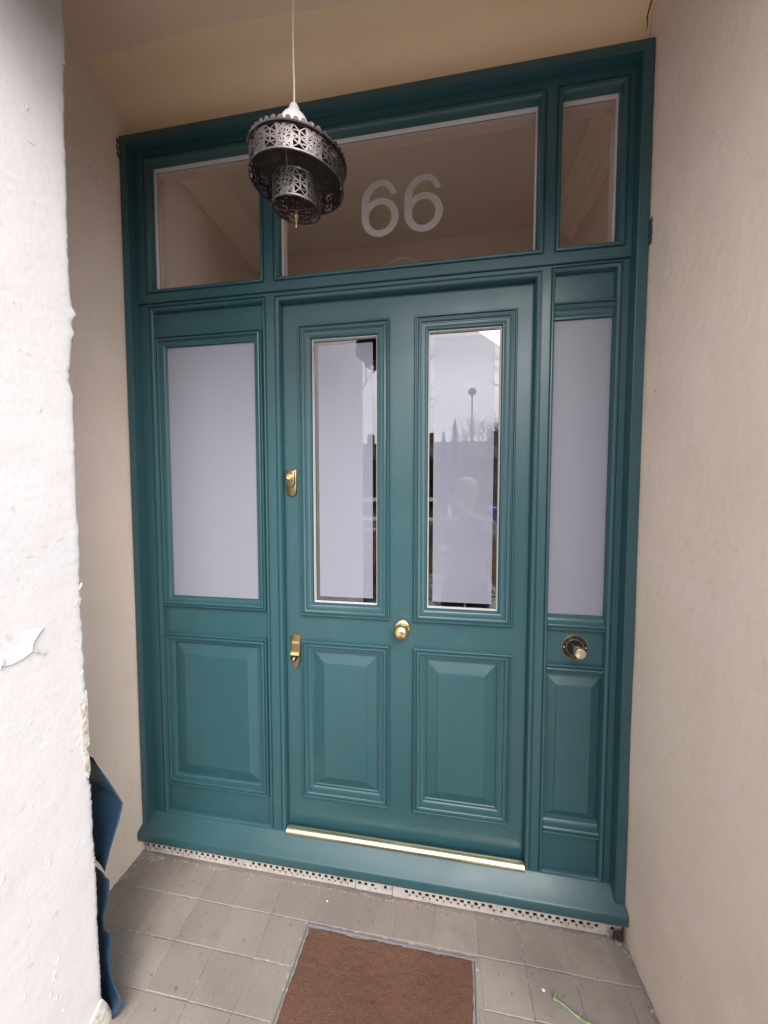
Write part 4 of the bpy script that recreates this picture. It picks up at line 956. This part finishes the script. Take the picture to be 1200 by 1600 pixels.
for z in (1.50, .98): b = MB(); b.box(-1.6, 1.35, -.03, .03, z, z+.10); b.build('rail', wp, br_, bevel=.004)
for x in (-1.5, 0, 1.28): b = MB(); b.box(x-.04, x+.04, .031, .10, 0, 1.62); b.build('post', wp, br_, bevel=.004)
# planting
b = MB()
for i in range(5200):
    s = -1 if rnd.random() < .5 else 1
    x = s*rnd.uniform(.95, 4.5) + .2 if rnd.random() < .8 else rnd.uniform(-.7, .95); y = rnd.uniform(-5.7, -2.9); z = -.34 + abs(rnd.gauss(0, .16)); a = rnd.uniform(0, 6.28); l = rnd.uniform(.03, .08); t = rnd.uniform(-.6, .6)
    c, d = math.cos(a)*l, math.sin(a)*l
    b.add([(x, y, z), (x+c-d*.4, y+d+c*.4, z+t*l), (x+2*c, y+2*d, z+t*l*.5), (x+c+d*.4, y+d-c*.4, z+t*l*1.2)], [(0, 1, 2, 3)])
tag(b.build('ground_cover', mat('ivy_leaves', (.03, .05, .022), .6, var=[(5, (.09, .045, .03), .52, .62)]), smooth=0, recalc=False), 'low leafy ground cover in the front garden', 'plants', kind='stuff')
# terrace across the road
def house(x, lab, bm_, rm_):
    e = empty('brick_house', (x, -36, -.36), lab, 'house', 'houses across the road'); b = MB()
    wins = [(-2.2, -1.0, 1.0, 2.4), (1.0, 2.2, 1.0, 2.4), (-2.2, -1.0, 3.7, 4.9), (1.0, 2.2, 3.7, 4.9), (-.45, .45, 0, 2.1)]
    b.plate(-3.4, 3.4, 0, 5.4, 0, -.3, wins); b.box(-3.4, 3.4, -6, -.3, 0, 5.4); b.build('wall', bm_, e, smooth=0)
    b = MB(); b.add([(-3.6, .3, 5.38), (3.6, .3, 5.38), (3.6, -6.3, 5.38), (-3.6, -6.3, 5.38), (-3.6, -3, 7.6), (3.6, -3, 7.6)], [(0, 1, 5, 4), (2, 3, 4, 5), (0, 4, 3), (1, 2, 5)]); r_ = b.build('roof', rm_, e, smooth=0)
    b = MB(); b.box(2.2, 2.9, -3.4, -2.6, 6.6, 8.6); b.build('chimney', bm_, r_)
    for w in wins[:4]:
        b = MB(); b.plate(w[0], w[1], w[2], w[3], -.08, -.14, [(w[0]+.08, (w[0]+w[1])/2-.03, w[2]+.08, w[3]-.08), ((w[0]+w[1])/2+.03, w[1]-.08, w[2]+.08, w[3]-.08)]); f = b.build('window', rm_, e, smooth=0)
        b = MB(); b.box(w[0]+.05, w[1]-.05, -.15, -.145, w[2]+.05, w[3]-.05); b.build('window_glass', M['black'], f)
    b = MB(); b.box(-.45, .45, -.16, -.10, 0, 2.1); b.build('door', M['bluesheet'], e)
hb = mat('brown_brick', (.16, .09, .07), .9, var=[(6, (.11, .065, .05), .45, .6)]); hr = mat('slate_roof', (.07, .07, .08), .7)
for x, lab in ((-10.4, 'brown brick house at the left end of the terrace across the road'), (-3.5, 'brown brick house behind the conifers across the road'), (3.4, 'brown brick house behind the street lamp'), (10.3, 'brown brick house at the right end of the terrace across the road')): house(x, lab, hb, hr)
